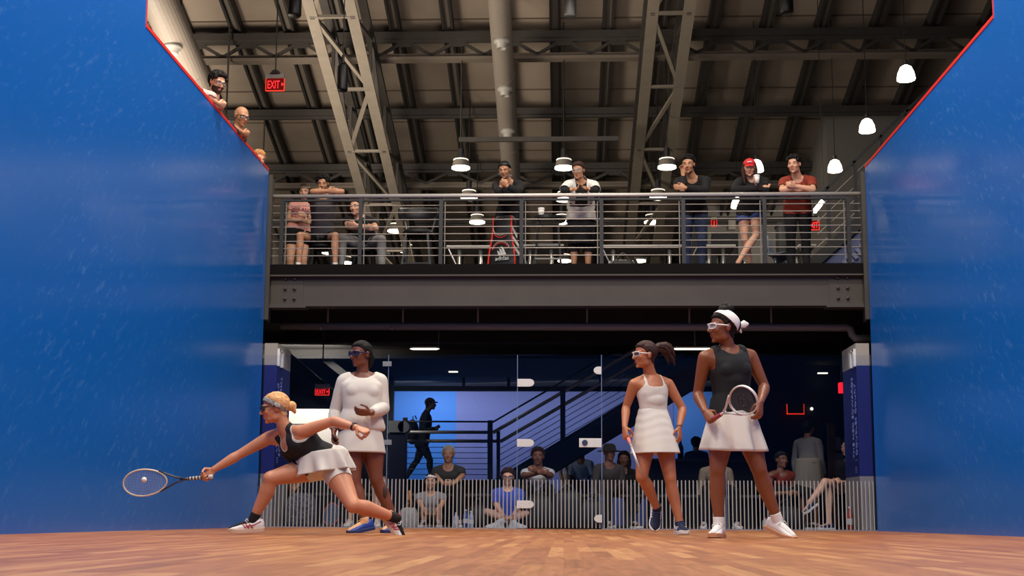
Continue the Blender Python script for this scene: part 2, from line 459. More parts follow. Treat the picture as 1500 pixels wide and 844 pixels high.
b = MB().cyl((xs[2]-.21, GY-.04, zl), (xs[2]-.21, GY-.029, zl), .036, seg=20); sub(b, 'lock_cylinder', mat('lock_dark', '#3d4a66', rough=.4, metal=.5), lk)
for x in (xs[1], xs[2]): sub(MB().box((x-.004, GY-.002, .01), (x+.004, GY+.018, GT)), 'door_edge', MEDGE, gd)
# side fins with the court's name
MNAVYB = mat('navy_banner', '#10206e', rough=.6)
MGREY = mat('grey_fin', '#9d968d', rough=.6)
zt0, zt1, zt2 = W(390, 503, GY+.08).z, W(390, 535, GY+.08).z, W(390, 694, GY+.08).z
for s, nm in ((-1, 'left'), (1, 'right')):
    t = thing('wall_fin', (s*3.7, GY+.1, 0), ('navy' if s > 0 else 'dark blue')+' banner fin with grey ends beside the %s' % ('blue wall behind the lunging player' if s < 0 else 'seated woman with crossed legs'), 'pillar', 'grey and navy fins at the ends of the glass')
    xo, xi = s*3.80, s*3.635
    sub(MB().box((xi, GY+.07, zt1), (xo, GY+.85, zt0)), 'top_block', MGREY, t)
    sub(MB().box((xi, GY+.07, zt2), (xo, GY+.85, zt1)), 'banner', MNAVYB, t)
    sub(MB().box((xi, GY+.07, 0), (xo, GY+.85, zt2)), 'base_block', MGREY, t)
    # clamp plate standing off the fin
    zc = (zt0+zt1)/2-.04
    pl = MB()
    for dy in (.12, .30): pl.box((xi-s*.03, GY+dy-.05, zc-.11), (xi+s*.002, GY+dy+.03, zc+.11))
    pl.box((xi-s*.03, GY+.09, zc+.08), (xi+s*.002, GY+.3, zc+.11))
    sub(pl, 'clamp', MWHITE, t)
    xt = xi - s*.002
    mid = (zt1+zt2)/2
    right = V((0, 0, 1)); up = V((0, -1, 0)) if s < 0 else V((0, -1, 0))
    # lettering runs upward on the inner face of the fin
    up = V((0, 1, 0)) if s < 0 else V((0, 1, 0))
    if s > 0: right, up = V((0, 0, 1)), V((0, 1, 0))
    else: right, up = V((0, 0, -1)), V((0, 1, 0))
    for tx, y_, z_ in (('THE NED EDWARDS', GY+.30, mid+.05), ('DOUBLES COURT', GY+.14, mid+.02), ('III  |', GY+.20, zt2+.13)):
        for q in words(tx, V((xt, y_, z_)), right, up, .112): sub(q, 'lettering', mat('fin_text', '#8f9be0', rough=.6), t)

# ================================================================ gallery railing
RY = 15.96
rl = thing('gallery_railing', (0, RY, MZ), 'dark steel railing with horizontal cables and a bright round top rail', 'railing')
zr = W(826, 286, RY).z
sub(MB().cyl((W(388, 288, RY).x, RY, zr), (W(1262, 285, RY).x, RY, zr), .026, seg=16), 'top_rail', mat('rail_satin', '#cfc8be', rough=.42, metal=.35), rl, smooth=True)
sub(MB().box((W(413, 292, RY).x, RY-.02, zr-.07), (W(1243, 290, RY).x, RY+.02, zr-.045)), 'under_rail', MBLK, rl)
postx = [W(px, 340, RY).x for px in (413, 528, 646, 764, 881, 1001, 1120, 1243)]
for k, x in enumerate(postx):
    b = MB().box((x-.024, RY-.03, zf+.01), (x+.024, RY+.005, zr-.05)); b.cyl((x+.03*(1 if x < .3 else -1), RY, zr-.1), (x+.03*(1 if x < .3 else -1), RY, zr), .016)
    p = sub(b, 'post', MBLK, rl)
    xx = x+.05*(1 if x < 0.3 else -1)
    sub(MB().box((xx-.006, RY+.0, MZ), (xx+.006, RY+.012, zr-.07)), 'stanchion', mat('stanchion_grey', '#77726a', rough=.5, metal=.2), p)
for py in (299, 309.5, 320, 330.5, 341, 351.5, 362, 373):
    z = W(826, py+.5, RY).z
    sub(MB().cyl((W(390, py, RY).x, RY+.02, z), (W(1262, py, RY).x, RY+.02, z), .0058, seg=6), 'cable', mat('cable_steel', '#b3ada4', rough=.4, metal=.5), rl)
# ================================================================ the roof
def RZ(Y, z0=17.2): return z0-.3*Y
b = MB()
b.prism([(-14, 13, RZ(13)), (-14, 36.4, RZ(36.4)), (-14, 36.4, RZ(36.4)+.2), (-14, 13, RZ(13)+.2)], (28, 0, 0))
struct('ceiling', b, MROOF, 'sloping brown grey panel roof of the hall', 'ceiling')
struct('wall_back', MB().box((-14, 36, MZ-.2), (14, 36.2, 8)), mat('hall_back', '#3a3530', rough=.9), 'dark far wall of the hall', 'wall')
b = MB()
for Y in np.arange(20.6, 36, 1.13):   # joints between the roof panels
    b.box((-14, Y, RZ(Y)-.025), (14, Y+.03, RZ(Y)+.01))
struct('trim_6', b, mat('panel_joint', '#55483c', rough=.8), 'thin joints across the roof panels', 'trim')
# purlins: paired rails running down the slope
MPUR = mat('purlin_paint', '#2a2725', rough=.6); MPURL = mat('purlin_flange', '#5f574e', rough=.6)
k = 0
for px in (105, 185, 267, 343, 421, 499, 577, 655, 733, 813, 891, 969, 1047, 1126, 1207, 1290, 1372, 1452, 1530):
    X = W(px, 0, 23.75).x
    if abs(X) > 13: continue
    a = V((X, 14, RZ(14))); c = V((X, 36, RZ(36))); dn = V((0, 0, 1))
    p = struct('roof_purlin', MB().bar(a+V((-.085, 0, -.13)), c+V((-.085, 0, -.13)), .05, .24).bar(a+V((.085, 0, -.13)), c+V((.085, 0, -.13)), .05, .24), MPUR,
               'dark paired steel purlin running down the underside of the sloping roof', 'roof beam')
    p['group'] = 'roof purlins'
    mk('flange', MB().bar(a+V((0, 0, -.16)), c+V((0, 0, -.16)), .12, .03).bm, MPURL, p)
# cross trusses
def cross_truss(Y, d, label, web=True):
    zt = RZ(Y)-.3; zb = zt-d
    o = empty('roof_truss', (0, Y, zb), label, 'roof beam', 'roof trusses'); o['kind'] = 'structure'; ROOTLOC[o.name] = V((0, Y, zb))
    sub(MB().box((-13, Y-.1, zt-.14), (13, Y+.1, zt)).box((-13, Y-.03, zt-.2), (13, Y+.03, zt)), 'top_chord', MSTEEL, o)
    if not web: return
    sub(MB().box((-13, Y-.11, zb-.02), (13, Y+.11, zb+.04)).box((-13, Y-.02, zb), (13, Y+.02, zb+.13)), 'bottom_chord', mat('chord_light', '#6b6156', rough=.6), o)
    w = MB(); sp = 1.05*Y/24.0; x = -12.6
    i = 0
    while x < 12.6:
        w.bar((x, Y, zt-.15), (x+sp/2, Y, zb+.1), .05, .06); w.bar((x+sp/2, Y, zb+.1), (x+sp, Y, zt-.15), .05, .06)
        w.box((x+sp/2-.14, Y-.015, zb+.02), (x+sp/2+.14, Y+.015, zb+.15)); w.box((x-.12, Y-.015, zt-.28), (x+.12, Y+.015, zt-.12))
        x += sp
    sub(w, 'web', MSTEEL, o)
cross_truss(24.0, .56, 'cross truss with zigzag webs nearest the camera under the roof')
cross_truss(26.5, 0, 'plain dark cross beam between the two zigzag trusses under the roof', False)
cross_truss(28.6, .56, 'cross truss with zigzag webs just above the heads on the gallery')
cross_truss(31.0, 0, 'plain dark cross beam low down at the far end of the roof', False)
cross_truss(33.4, .56, 'farthest zigzag cross truss, half hidden behind the railing')
# lattice girders hanging under the slope
def girder(px0, px1, m, label, z0=15.2, Y0=17.0, Y1=33.0, depth=1.0):
    Yr = (z0-.1275)/(.4266+.3)
    xa = W(px0, 0, Yr).x; xb = W(px1, 0, Yr).x
    z = lambda Y: z0-.3*Y
    o = empty('lattice_girder', ((xa+xb)/2, Y0, z(Y0)), label, 'girder', 'lattice girders under the roof'); o['kind'] = 'structure'; ROOTLOC[o.name] = V(o.location)
    for x in (xa, xb):
        sub(MB().bar((x, Y0, z(Y0)), (x, Y1, z(Y1)), .2, .05).bar((x, Y0, z(Y0)+.07), (x, Y1, z(Y1)+.07), .04, .14), 'chord', m, o)
        sub(MB().bar((x, Y0, z(Y0)+depth), (x, Y1, z(Y1)+depth), .16, .1), 'upper_chord', MSTEEL, o)
    y = Y0; st = 2.05; i = 0; br = MB(); sd = MB()
    while y+st <= Y1:
        br.bar((xa, y, z(y)), (xb, y, z(y)), .07, .05)
        p, q = ((xa, xb), (xb, xa))[i % 2]
        br.bar((p, y, z(y)+.01), (q, y+st, z(y+st)+.01), .07, .05)
        for x in (xa, xb):
            p2, q2 = ((0, depth), (depth, 0))[i % 2]
            sd.bar((x, y, z(y)+p2), (x, y+st, z(y+st)+q2), .08, .08); sd.bar((x, y, z(y)), (x, y, z(y)+depth), .06, .06)
        y += st; i += 1
    sub(br, 'bottom_bracing', m, o); sub(sd, 'side_bracing', MSTEEL, o)
girder(452, 512, MGIRD, 'pale lattice girder slanting down towards the boy leaning on the railing')
girder(958, 1012, mat('girder_paint_shaded', '#6e6659', rough=.6, var=.08, vscale=5), 'grey lattice girder slanting down towards the man resting his chin on his hand')  # girder paint darkened in colour where less light falls
# round ducts
def duct(px, z0, r, Y0, Y1, label, nozz):
    Yr = (z0-.1275)/(.4266+.3); x = W(px, 0, Yr).x
    z = lambda Y: z0-.3*Y
    o = thing('air_duct', (x, Y0, z(Y0)), label, 'duct')
    b = MB().cyl((x, Y0, z(Y0)), (x, Y1, z(Y1)), r, seg=32)
    for Y in np.arange(Y0+1.1, Y1, 2.4): b.cyl((x, Y, z(Y)), (x, Y+.05, z(Y+.05)), r*1.025, seg=32)
    sub(b, 'duct_tube', mat('duct_paint', '#7d746a', rough=.5, var=.05), o, smooth=False)
    for Y in np.arange(Y0+1.5, Y1, 3.1): sub(MB().bar((x, Y, z(Y)), (x, Y, RZ(Y)-.02), .03, .03), 'hanger', MSTEEL, o)
    for py, dx in nozz:
        # nozzle where the photo shows it, on the underside
        lo, hi = Y0, Y1
        for _ in range(40):
            m = (lo+hi)/2
            if W(px, py, m).z > z(m)-r: hi = m
            else: lo = m
        Y = lo; c = V((x+dx, Y, z(Y)-r*.96))
        nz = sub(MB().lathe([(.0, .05), (.15, .05), (.155, .0), (.15, -.03), (.10, -.05), (.095, -.12), (.075, -.14), (.07, -.1), (0, -.1)], c, seg=24), 'nozzle', mat('nozzle_white', '#98948c', rough=.5), o, smooth=True)
duct(731, 15.9, .205, 15.5, 31.5, 'round grey air duct with white nozzles running down the middle of the roof', [(62, .01), (132, .01), (194, .01)])
duct(236, 14.4, .30, 13.0, 30.0, 'thick round grey air duct above the men leaning over the blue wall', [(70, .02)])

# pendant lamps with grey shades
MSHADE = mat('lamp_shade', '#8d877e', rough=.4, metal=.3); MGLOW = mat('lamp_glow', '#ffffff', emit='#fff2dc', es=6)
def pend(px, py, Y, label):
    c = W(px, py, Y)
    o = thing('pendant_lamp', c, label, 'lamp', 'grey pendant lamps over the gallery')
    r = .185
    sub(MB().lathe([(r, -.06), (r*.98, -.05), (r*.80, .09), (r*.78, .105), (.0, .105)], c, seg=24).lathe([(r*.97, -.06), (r*.77, .08)], c, seg=24), 'shade', MSHADE, o, smooth=True)
    sub(MB().lathe([(0, -.075), (r*.7, -.07), (r*.98, -.055), (r*.97, -.03)], c, seg=24), 'diffuser', MGLOW, o, smooth=True)
    sub(MB().lathe([(r*.72, .108), (r*.80, .108), (r*.80, .125), (r*.72, .125)], c, seg=24), 'uplight_ring', mat('ring_glow', '#ffffff', emit='#fff2dc', es=1.1), o)
    sub(MB().box(c+V((-.06, -.04, .13)), c+V((-.045, .04, .22))).box(c+V((.045, -.04, .13)), c+V((.06, .04, .22))).cyl(c+V((0, 0, .16)), c+V((0, 0, .34)), .06), 'ballast', MBLK, o)
    sub(MB().cyl(c+V((0, 0, .34)), V((c.x, c.y, RZ(c.y)-.2)), .012, seg=8), 'rod', MBLK, o)
    return c
PL = [(675, 243, 24, 'nearest grey pendant lamp to the left of the woman in black with folded hands'), (826, 243, 24, 'grey pendant lamp beside the head of the woman in the white shawl'),
      (977, 242, 24, 'nearest grey pendant lamp to the left of the man resting his chin'),
      (687, 288, 26.3, 'grey pendant lamp just under the top rail above the red and black bag'), (964, 287, 26.3, 'grey pendant lamp crossing the top rail beside the man resting his chin'),
      (827, 290, 26.3, 'grey pendant lamp mostly behind the woman in the white shawl'),
      (699, 323, 28.4, 'grey pendant lamp behind the cables beside the shoulder of the bag'), (955, 323, 28.4, 'grey pendant lamp behind the cables in the bay left of the man resting his chin'),
      (823, 323, 28.4, 'grey pendant lamp behind the cables at the hip of the woman in the shawl'),
      (579, 336, 29.0, 'grey pendant lamp in front of the foot of the pale lattice girder'), (596, 366, 31.5, 'small far pendant lamp below the lamp at the pale lattice girder'),
      (482, 368, 31.7, 'small far pendant lamp between the shins of the boy leaning on the rail'), (398, 384, 33, 'small far pendant lamp at the corner beside the blue wall'),
      (506, 383, 32.9, 'small far pendant lamp right of the feet of the boy leaning on the rail'), (827, 380, 32.6, 'small far pendant lamp left of the feet of the woman in the shawl'),
      (937, 380, 32.6, 'small far pendant lamp at floor level left of the man resting his chin')]
for q in PL:
    c = pend(*q)
MDOME = mat('dome_glow', '#ffffff', emit='#fff1da', es=7)
for px, py, Y, lb in ((1327, 107, 19, 'white dome lamp highest up beside the red edge of the blue wall'), (1270, 184, 21.5, 'white dome lamp in the middle of the diagonal row by the blue wall'),
                      (1223, 243, 24, 'white dome lamp right of the man in the rust shirt'), (1108, 243, 24, 'white dome lamp partly behind the red cap'), (1080, 297, 27.5, 'white dome lamp below the top rail left of the woman in the red cap')):
    c = W(px, py, Y)
    o = thing('dome_lamp', c, lb, 'lamp', 'white dome lamps over the gallery')
    sub(MB().lathe([(.135, -.11), (.14, -.1), (.125, .0), (.085, .09), (.04, .12), (0, .125)], c, seg=24).lathe([(.135, -.105), (0, -.08)], c, seg=24), 'glass_dome', MDOME, o, smooth=True)
    sub(MB().cyl(c+V((0, 0, .11)), c+V((0, 0, .2)), .04), 'holder', MBLK, o)
    sub(MB().cyl(c+V((0, 0, .2)), V((c.x, c.y, RZ(c.y)-.1)), .008, seg=6), 'rod', MBLK, o)
# strut carrying the near lamps
a = W(672, 205, 24); c = W(906, 204, 24); a.z = c.z = W(790, 204, 24).z
b = MB().bar(a, c, .06, .09)
for px in (675, 826): b.cyl((W(px, 200, 24).x, 24, a.z), (W(px, 200, 24).x, 24, RZ(24)-.1), .012, seg=6)
solo(b, 'lamp_strut', MSTEEL, a, 'thin dark horizontal strut above the near pendant lamps', 'strut')

# hanging black cylinder speakers
for px, py, Y, w, h, lb in ((502, 113, 17.0, .15, .40, 'black cylinder speaker hanging low in front of the pale lattice girder'), (432, 6, 17.0, .19, .36, 'black cylinder speaker cut by the picture top above the exit sign'),
                           (835, 8, 18.0, .19, .34, 'black cylinder speaker hanging right of the middle duct'), (1152, 4, 18.0, .2, .34, 'black cylinder speaker at the top above the woman in the red cap')):
    c = W(px, py, Y)
    o = thing('hanging_speaker', c, lb, 'speaker', 'black hanging cylinder speakers')
    sub(MB().lathe([(0, -h/2), (w/2*.92, -h/2), (w/2, -h/2+.02), (w/2, h/2-.05), (w/2*.6, h/2), (0, h/2)], c, seg=24), 'body', mat('speaker_black', '#0c0b0b', rough=.5), o, smooth=True)
    sub(MB().cyl(c+V((0, 0, h/2)), c+V((0, 0, h/2+.12)), .02), 'clamp', MBLK, o)
    sub(MB().cyl(c+V((0, 0, h/2+.1)), V((c.x, c.y, RZ(c.y)-.1)), .008, seg=6), 'cable', MBLK, o)

# exit signs
def exit_sign(c, w, h, label, rod=None, txt='EXIT', arrow=True, yaw=0, glow=1.5, depth=.03):
    o = thing('exit_sign', c, label, 'exit sign')
    R = Matrix.Rotation(yaw, 3, 'Z'); r = R @ V((1, 0, 0)); n = R @ V((0, -1, 0)); u = V((0, 0, 1))
    sub(MB().bar(c+u*(h/2+.03)-r*w/2, c+u*(h/2+.03)+r*w/2, .07, .07), 'housing', mat('sign_housing', '#a39c92', rough=.5), o)
    sub(MB().bar(c-r*w/2, c+r*w/2, depth*.5, h), 'panel', mat('sign_panel', '#3a1512', rough=.2, emit='#ff2a20', es=.10), o)
    t = text_bm(txt, c + n*.014 - u*h*.33 - r*(w*.05 if arrow else 0), r, u, h*.92, .006)
    xs_ = [v.co.dot(r) for v in t.bm.verts]; m0 = (min(xs_)+max(xs_))/2; k_ = w*(.66 if arrow else .8)/(max(xs_)-min(xs_)); cx_ = c.dot(r)-(w*.07 if arrow else 0)
    if len(txt) > 1:
        for v in t.bm.verts: v.co += r*(cx_+(v.co.dot(r)-m0)*k_ - v.co.dot(r))
    sub(t, 'lettering', mat('exit_red', '#ff3a3a', emit='#ff2830', es=glow), o)
    e = h/2; fr = MB()
    for s in (-1, 1):
        fr.bar(c+r*s*w/2-u*e, c+r*s*w/2+u*e, .02, .012, r); fr.bar(c+u*s*e-r*w/2, c+u*s*e+r*w/2, .02, .012)
    sub(fr, 'edge_glow', mat('edge_red', '#ff3020', emit='#ff3a20', es=.7), o)
    if arrow:
        ac = c+r*w*.43+n*.014
        sub(MB().prism([ac+u*h*.14-r*.02, ac-u*h*.14-r*.02, ac+r*.02], n*.004), 'arrow', mat('exit_red', ''), o)
    if rod:
        sub(MB().cyl(c+u*(h/2+.06), V((c.x, c.y, rod)), .011, seg=8).lathe([(.0, .0), (.09, .0), (.05, .06), (0, .06)], c+u*(h/2+.06), seg=16), 'hanging_rod', MSTEEL, o)
    return o
exit_sign(W(403, 124, 18), .275, .19, 'red lit exit sign hanging on a rod from the roof', rod=RZ(18)-.1)
exit_sign(W(1191, 330, 21), .20, .16, 'red lit exit sign above the gallery stairs beside the man in the rust shirt', arrow=False, rod=W(1191, 330, 21).z+.5)
exit_sign(W(472, 574, 19.0), .21, .10, 'red lit exit sign under the gallery beside the player in long sleeves', rod=3.02, glow=2)
o = exit_sign(W(1046, 327, 30), .13, .16, 'small red lit sign on the grey wall left of the woman in the red cap', txt='I', arrow=False, glow=2)
c = W(1165, 599, 23.9)
o = thing('exit_sign', c, 'unlit back of a hanging exit sign with a red glowing edge on the navy wall', 'exit sign')
sub(MB().box(c+V((-.15, -.03, -.09)), c+V((.15, .03, .09))), 'housing', mat('sign_back', '#2b221e', rough=.5), o)
sub(MB().box(c+V((-.16, -.04, -.105)), c+V((.16, .02, -.09))).box(c+V((-.16, -.04, -.1)), c+V((-.153, .02, .09))).box(c+V((.153, -.04, -.1)), c+V((.16, .02, .09))), 'edge_glow', mat('edge_red', ''), o)
c = W(1233, 568, 18.5)
o = thing('exit_sign', c, 'small bright red sign seen edge on beside the navy banner fin', 'exit sign')
sub(MB().box(c+V((-.03, -.02, -.075)), c+V((.035, .1, .075))), 'panel', mat('red_glow', '#ff2030', emit='#ff2030', es=1.0), o)
sub(MB().cyl(c+V((0, 0, .07)), V((c.x, c.y, 3.02)), .01, seg=6), 'hanging_rod', MBLK, o)

# ---------------- gallery walls, stair and furniture
struct('wall_block', MB().box((5.72, 26.9, MZ-.02), (14, 35.9, RZ(26.9)+.1)), mat('block_grey', '#6f6b65', rough=.8), 'plain grey plaster room block at the right of the gallery', 'wall')
x0 = W(1035, 340, 31).x; x1 = W(1200, 340, 31).x
struct('wall_gallery', MB().box((x0, 31, MZ-.02), (x1+3, 31.1, W(1100, 296, 31).z)), MCONC, 'grey gallery wall behind the woman in the red cap', 'wall')
for px, w, h, lb in ((1025, 22, 60, 'tall black cabinet at the edge of the grey gallery wall'), (1148, 12, 60, 'narrow black post on the gallery behind the man in the rust shirt')):
    c = W(px, 350, 29); hw = w/2/60
    b = MB().box((c.x-hw, 29, MZ-.02), (c.x+hw, 29.5, W(px, 389-h, 29).z)).box((c.x-hw-.03, 28.97, W(px, 389-h, 29).z), (c.x+hw+.03, 29.5, W(px, 389-h, 29).z+.05))
    solo(b, 'gallery_cabinet', MBLK, (c.x, 29, MZ), lb, 'cabinet')
c = W(1060, 362, 28)
b = MB().box((c.x-.28, 28, MZ), (c.x+.33, 28.4, W(1060, 340, 28).z)).box((c.x-.24, 27.98, MZ+2.2), (c.x+.29, 28.01, W(1060, 342, 28).z))
solo(b, 'black_screen', MBLK, (c.x, 28, MZ), 'black rectangular screen on the gallery left of the woman in the red cap', 'screen')
c = W(1072, 330, 30.9)
solo(MB().box(c+V((-.09, -.05, -.12)), c+V((.09, .1, .12))).box(c+V((-.075, -.06, -.1)), c+V((.075, -.04, .1))), 'wall_box', mat('box_tan', '#a79f94', rough=.6), c, 'small tan box on the grey wall beside the red lit sign', 'box')
a = W(1188, 318, 22); c = W(1206, 296, 22)
b = MB().bar(a, c, .10, .05).bar(a+V((-.03, 0, .04)), c+V((-.03, 0, .04)), .14, .02)
o = thing('tube_lamp', a, 'slanted white tube lamp above the gallery stairs', 'lamp')
sub(b, 'tube', mat('tube_glow', '#ffffff', emit='#fff4e4', es=5), o); sub(MB().cyl(c, V((c.x, c.y, RZ(c.y)-.05)), .008, seg=6), 'rod', MBLK, o)

# stair going up at the right of the gallery
SY = 17.6
o = thing('gallery_stairs', W(1230, 386, SY), 'flight of stairs rising to the right behind the end of the railing', 'stairs')
a = W(1168, 406, SY); c = W(1400, 200, SY)
sub(MB().bar(a, c, .06, .16), 'stringer', MBLK, o)
sub(MB().prism([a+V((0, .03, -.05)), c+V((0, .03, -.05)), V((c.x, SY+.03, MZ)), V((a.x, SY+.03, MZ))], (0, .05, 0)), 'side_panel', mat('stair_panel', '#5b6287', rough=.7), o)
ts = text_bm('SQUASH', a+(c-a)*.27+V((0, -.0, -.36)), (c-a), (c-a).cross(V((0, 1, 0)))*-1, .2)
d = (c-a).normalized(); upv = V((-d.z, 0, d.x))
# slanted pale lettering on the panel
ts.bm.free()
tb = MB()
for i in range(9): tb.bar(a+d*(.55+.085*i)-upv*.36, a+d*(.55+.085*i)-upv*(.27-.02*(i%3)), .01, .05)
sub(tb, 'panel_marks', mat('panel_mark', '#8087a6', rough=.7), o)
hr0, hr1 = W(1196, 290, SY), W(1400, 92, SY)
sub(MB().bar(hr0, hr1, .05, .04), 'handrail', MBLK, o)
for t in (.08, .27, .46, .65):
    p = hr0.lerp(hr1, t); q = V((p.x, SY, a.z+(c.z-a.z)*(p.x-a.x)/(c.x-a.x)))
    sub(MB().bar(q, p, .05, .05), 'baluster', MBLK, o)
for t in range(1, 5):
    k = t/5
    p, q = hr0.lerp(V((a.x+(hr0.x-a.x), SY, a.z+(c.z-a.z)*(hr0.x-a.x)/(c.x-a.x))), k), hr1.lerp(V((hr1.x, SY, a.z+(c.z-a.z)*(hr1.x-a.x)/(c.x-a.x))), k)
    sub(MB().cyl(p, q, .005, seg=6), 'cable', mat('cable_steel', ''), o)
tr = MB()
for i in range(14):
    p = a.lerp(c, i/13); tr.box((p.x, SY+.06, p.z+.02), (p.x+.28, SY+1.1, p.z+.06))
sub(tr, 'treads', MSTEEL, o)

# tables along the gallery
def table(x0, x1, py, Y, label, group=None):
    z = W(750, py, Y).z; xa = W(x0, py, Y).x; xb = W(x1, py, Y).x
    o = thing('gallery_table', ((xa+xb)/2, Y, MZ), label, 'table', 'long low tables on the gallery')
    sub(MB().box((xa, Y, z-.03), (xb, Y+.7, z)), 'table_top', mat('table_top', '#b7b0a6', rough=.4), o, bevel=.005)
    for x in (xa+.18, xb-.18):
        for y in (Y+.08, Y+.6):
            sub(MB().cyl((x, y, MZ-.02), (x, y, z-.03), .028, seg=12), 'leg', MCHROME, o, smooth=True)
    sub(MB().bar((xa+.18, Y+.1, z-.28), (xb-.18, Y+.1, z-.28), .02, .02).bar((xa+.02, Y+.05, z-.03), (xa+.15, Y+.08, z-.3), .015, .015), 'stretcher', MCHROME, o)
table(654, 722, 359, 17.6, 'long table with chrome legs left of the red and black bag')
table(758, 826, 358, 17.6, 'long table with chrome legs behind the tall black table with the cup')
table(880, 1000, 359, 17.6, 'long table with chrome legs left of the man resting his chin')
table(1022, 1078, 359, 18.6, 'long table with chrome legs behind the woman in the red cap')
table(1170, 1196, 359, 19.4, 'short table end beside the man in the rust shirt')
# tall black table with the cup
def tall_table(px, py, Y, r, label):
    c = W(px, py, Y); z = c.z
    o = thing('tall_table', (c.x, Y, MZ), label, 'table')
    sub(MB().lathe([(0, z-.035), (r, z-.035), (r, z), (0, z)], (c.x, Y, 0), seg=28), 'table_top', MBLK, o)
    for sx in (-1, 1):
        for sy in (-1, 1): sub(MB().bar((c.x+sx*r*.8, Y+sy*r*.6, MZ-.02), (c.x+sx*r*.55, Y+sy*r*.4, z-.03), .03, .03), 'leg', MBLK, o)
    sub(MB().bar((c.x-r*.75, Y-r*.55, MZ+.3), (c.x+r*.75, Y-r*.55, MZ+.3), .02, .02).bar((c.x-r*.68, Y-r*.5, MZ+.5), (c.x+r*.68, Y-r*.5, MZ+.5), .02, .02), 'footrest', mat('footrest_steel', '#9b958c', rough=.4, metal=.5), o)
    return c
c = tall_table(803, 320, 17.0, .24, 'tall black table carrying the white paper cup')
def cup(c, label, s=1, m=None):
    o = thing('paper_cup', c, label, 'cup', None)
    sub(MB().lathe([(0, 0), (.028*s, 0), (.038*s, .09*s), (.034*s, .088*s), (.026*s, .006), (0, .006)], c, seg=20), 'cup_body', MWHITE, o, smooth=True)
    sub(MB().lathe([(.039*s, .085*s), (.041*s, .092*s), (.038*s, .105*s), (0, .103*s)], c, seg=20), 'lid', mat('cup_lid', '#f4f2ee', rough=.4), o, smooth=True)
    return o
cup(V((W(793, 320, 16.95).x, 16.9, c.z)), 'white paper cup standing on the tall black table', 1.15)
# high-backed black bar chairs
def bar_chair(px, Y, label, yaw=0):
    x = W(px, 350, Y).x
    o = thing('bar_chair', (x, Y, MZ), label, 'chair', 'black bar chairs on the gallery')
    b = MB()
    pts = []
    for i in range(17):
        a = math.pi*i/16 if True else 0
        pts.append(V((x-.27*math.cos(a), Y+.05+.22*math.sin(a), MZ+1.02+.06*math.sin(a))))
    sub(MB().tube(pts, [(.09, .022)]*17, seg=10, ref=(0, 0, 1)), 'backrest', MBLK, o, smooth=True)
    sub(MB().lathe([(0, .70), (.2, .70), (.22, .73), (.2, .77), (0, .78)], (x, Y+.02, MZ), seg=24), 'seat', mat('seat_black', '#101012', rough=.6), o, smooth=True)
    for sx in (-1, 1):
        for sy in (-1, 1): sub(MB().bar((x+sx*.22, Y+.02+sy*.2, MZ-.02), (x+sx*.15, Y+.02+sy*.14, MZ+.71), .03, .03), 'leg', MBLK, o)
        sub(MB().bar((x+sx*.16, Y+.1, MZ+.7), (x+sx*.24, Y+.12, MZ+1.0), .025, .025), 'back_post', MBLK, o)
    sub(MB().bar((x-.2, Y-.15, MZ+.28), (x+.2, Y-.15, MZ+.28), .02, .02), 'footrest', MBLK, o)
bar_chair(612, 17.2, 'black bar chair with a curved back right of the seated man in grey trousers')
# dark cases at floor level
def soft_bag(c, w, d, h, m, label, cat='bag', grp=None, name='sports_bag'):
    o = thing(name, c, label, cat, grp)
    b = MB(); rings = []
    for t, k in ((0, .86), (.08, .97), (.35, 1), (.7, .94), (.9, .75), (1, .45)):
        rings.append([V((c.x+w/2*k*(abs(math.cos(a))**.5)*(1 if math.cos(a) > 0 else -1), c.y+d/2*k*(abs(math.sin(a))**.5)*(1 if math.sin(a) > 0 else -1), c.z+h*t+.01*math.sin(5*a)*t)) for a in [2*math.pi*i/24 for i in range(24)]])
    sub(b.rings(rings), 'bag_body', m, o, smooth=True)
    pts = [V((c.x-w*.2+w*.4*i/10, c.y-d*.2, c.z+h*.95+.1*math.sin(math.pi*i/10))) for i in range(11)]
    sub(MB().tube(pts, .012, seg=8), 'strap', MBLK, o, smooth=True)
    return o
p = W(912, 380, 16.9); soft_bag(V((p.x, 16.9, MZ-.02)), .42, .3, .3, MBLK, 'dark soft bag on the gallery floor right of the woman in the shawl')
p = W(893, 380, 16.7)
o = thing('water_bottle', (p.x, 16.7, MZ-.02), 'small blue bottle on the gallery floor beside the dark bag', 'bottle')
sub(MB().lathe([(0, 0), (.035, 0), (.035, .16), (.015, .2), (.015, .22), (0, .22)], (p.x, 16.7, MZ-.02), seg=16), 'bottle_body', mat('bottle_blue', '#2a3c70', rough=.25), o, smooth=True)
sub(MB().cyl((p.x, 16.7, MZ+.2), (p.x, 16.7, MZ+.23), .017), 'cap', MWHITE, o)
p = W(1143, 375, 17.2)
o = thing('gallery_chair', (p.x, 17.2, MZ-.02), 'low grey blue moulded chair left of the feet of the man in the rust shirt', 'chair')
sub(MB().tube([(p.x-.12, 17.3, MZ+.62), (p.x-.1, 17.22, MZ+.4), (p.x-.06, 17.1, MZ+.36), (p.x+.1, 16.95, MZ+.38)], [(.20, .02)]*4, seg=12, ref=(.3, 1, 0)), 'shell', mat('chair_shell', '#7d8696', rough=.5), o, smooth=True)
for dx, dy in ((-.12, -.1), (.14, -.1), (-.12, .12), (.14, .12)): sub(MB().cyl((p.x+dx, 17.15+dy, MZ-.02), (p.x+dx*.6, 17.15+dy*.6, MZ+.37), .012, seg=8), 'leg', MCHROME, o)

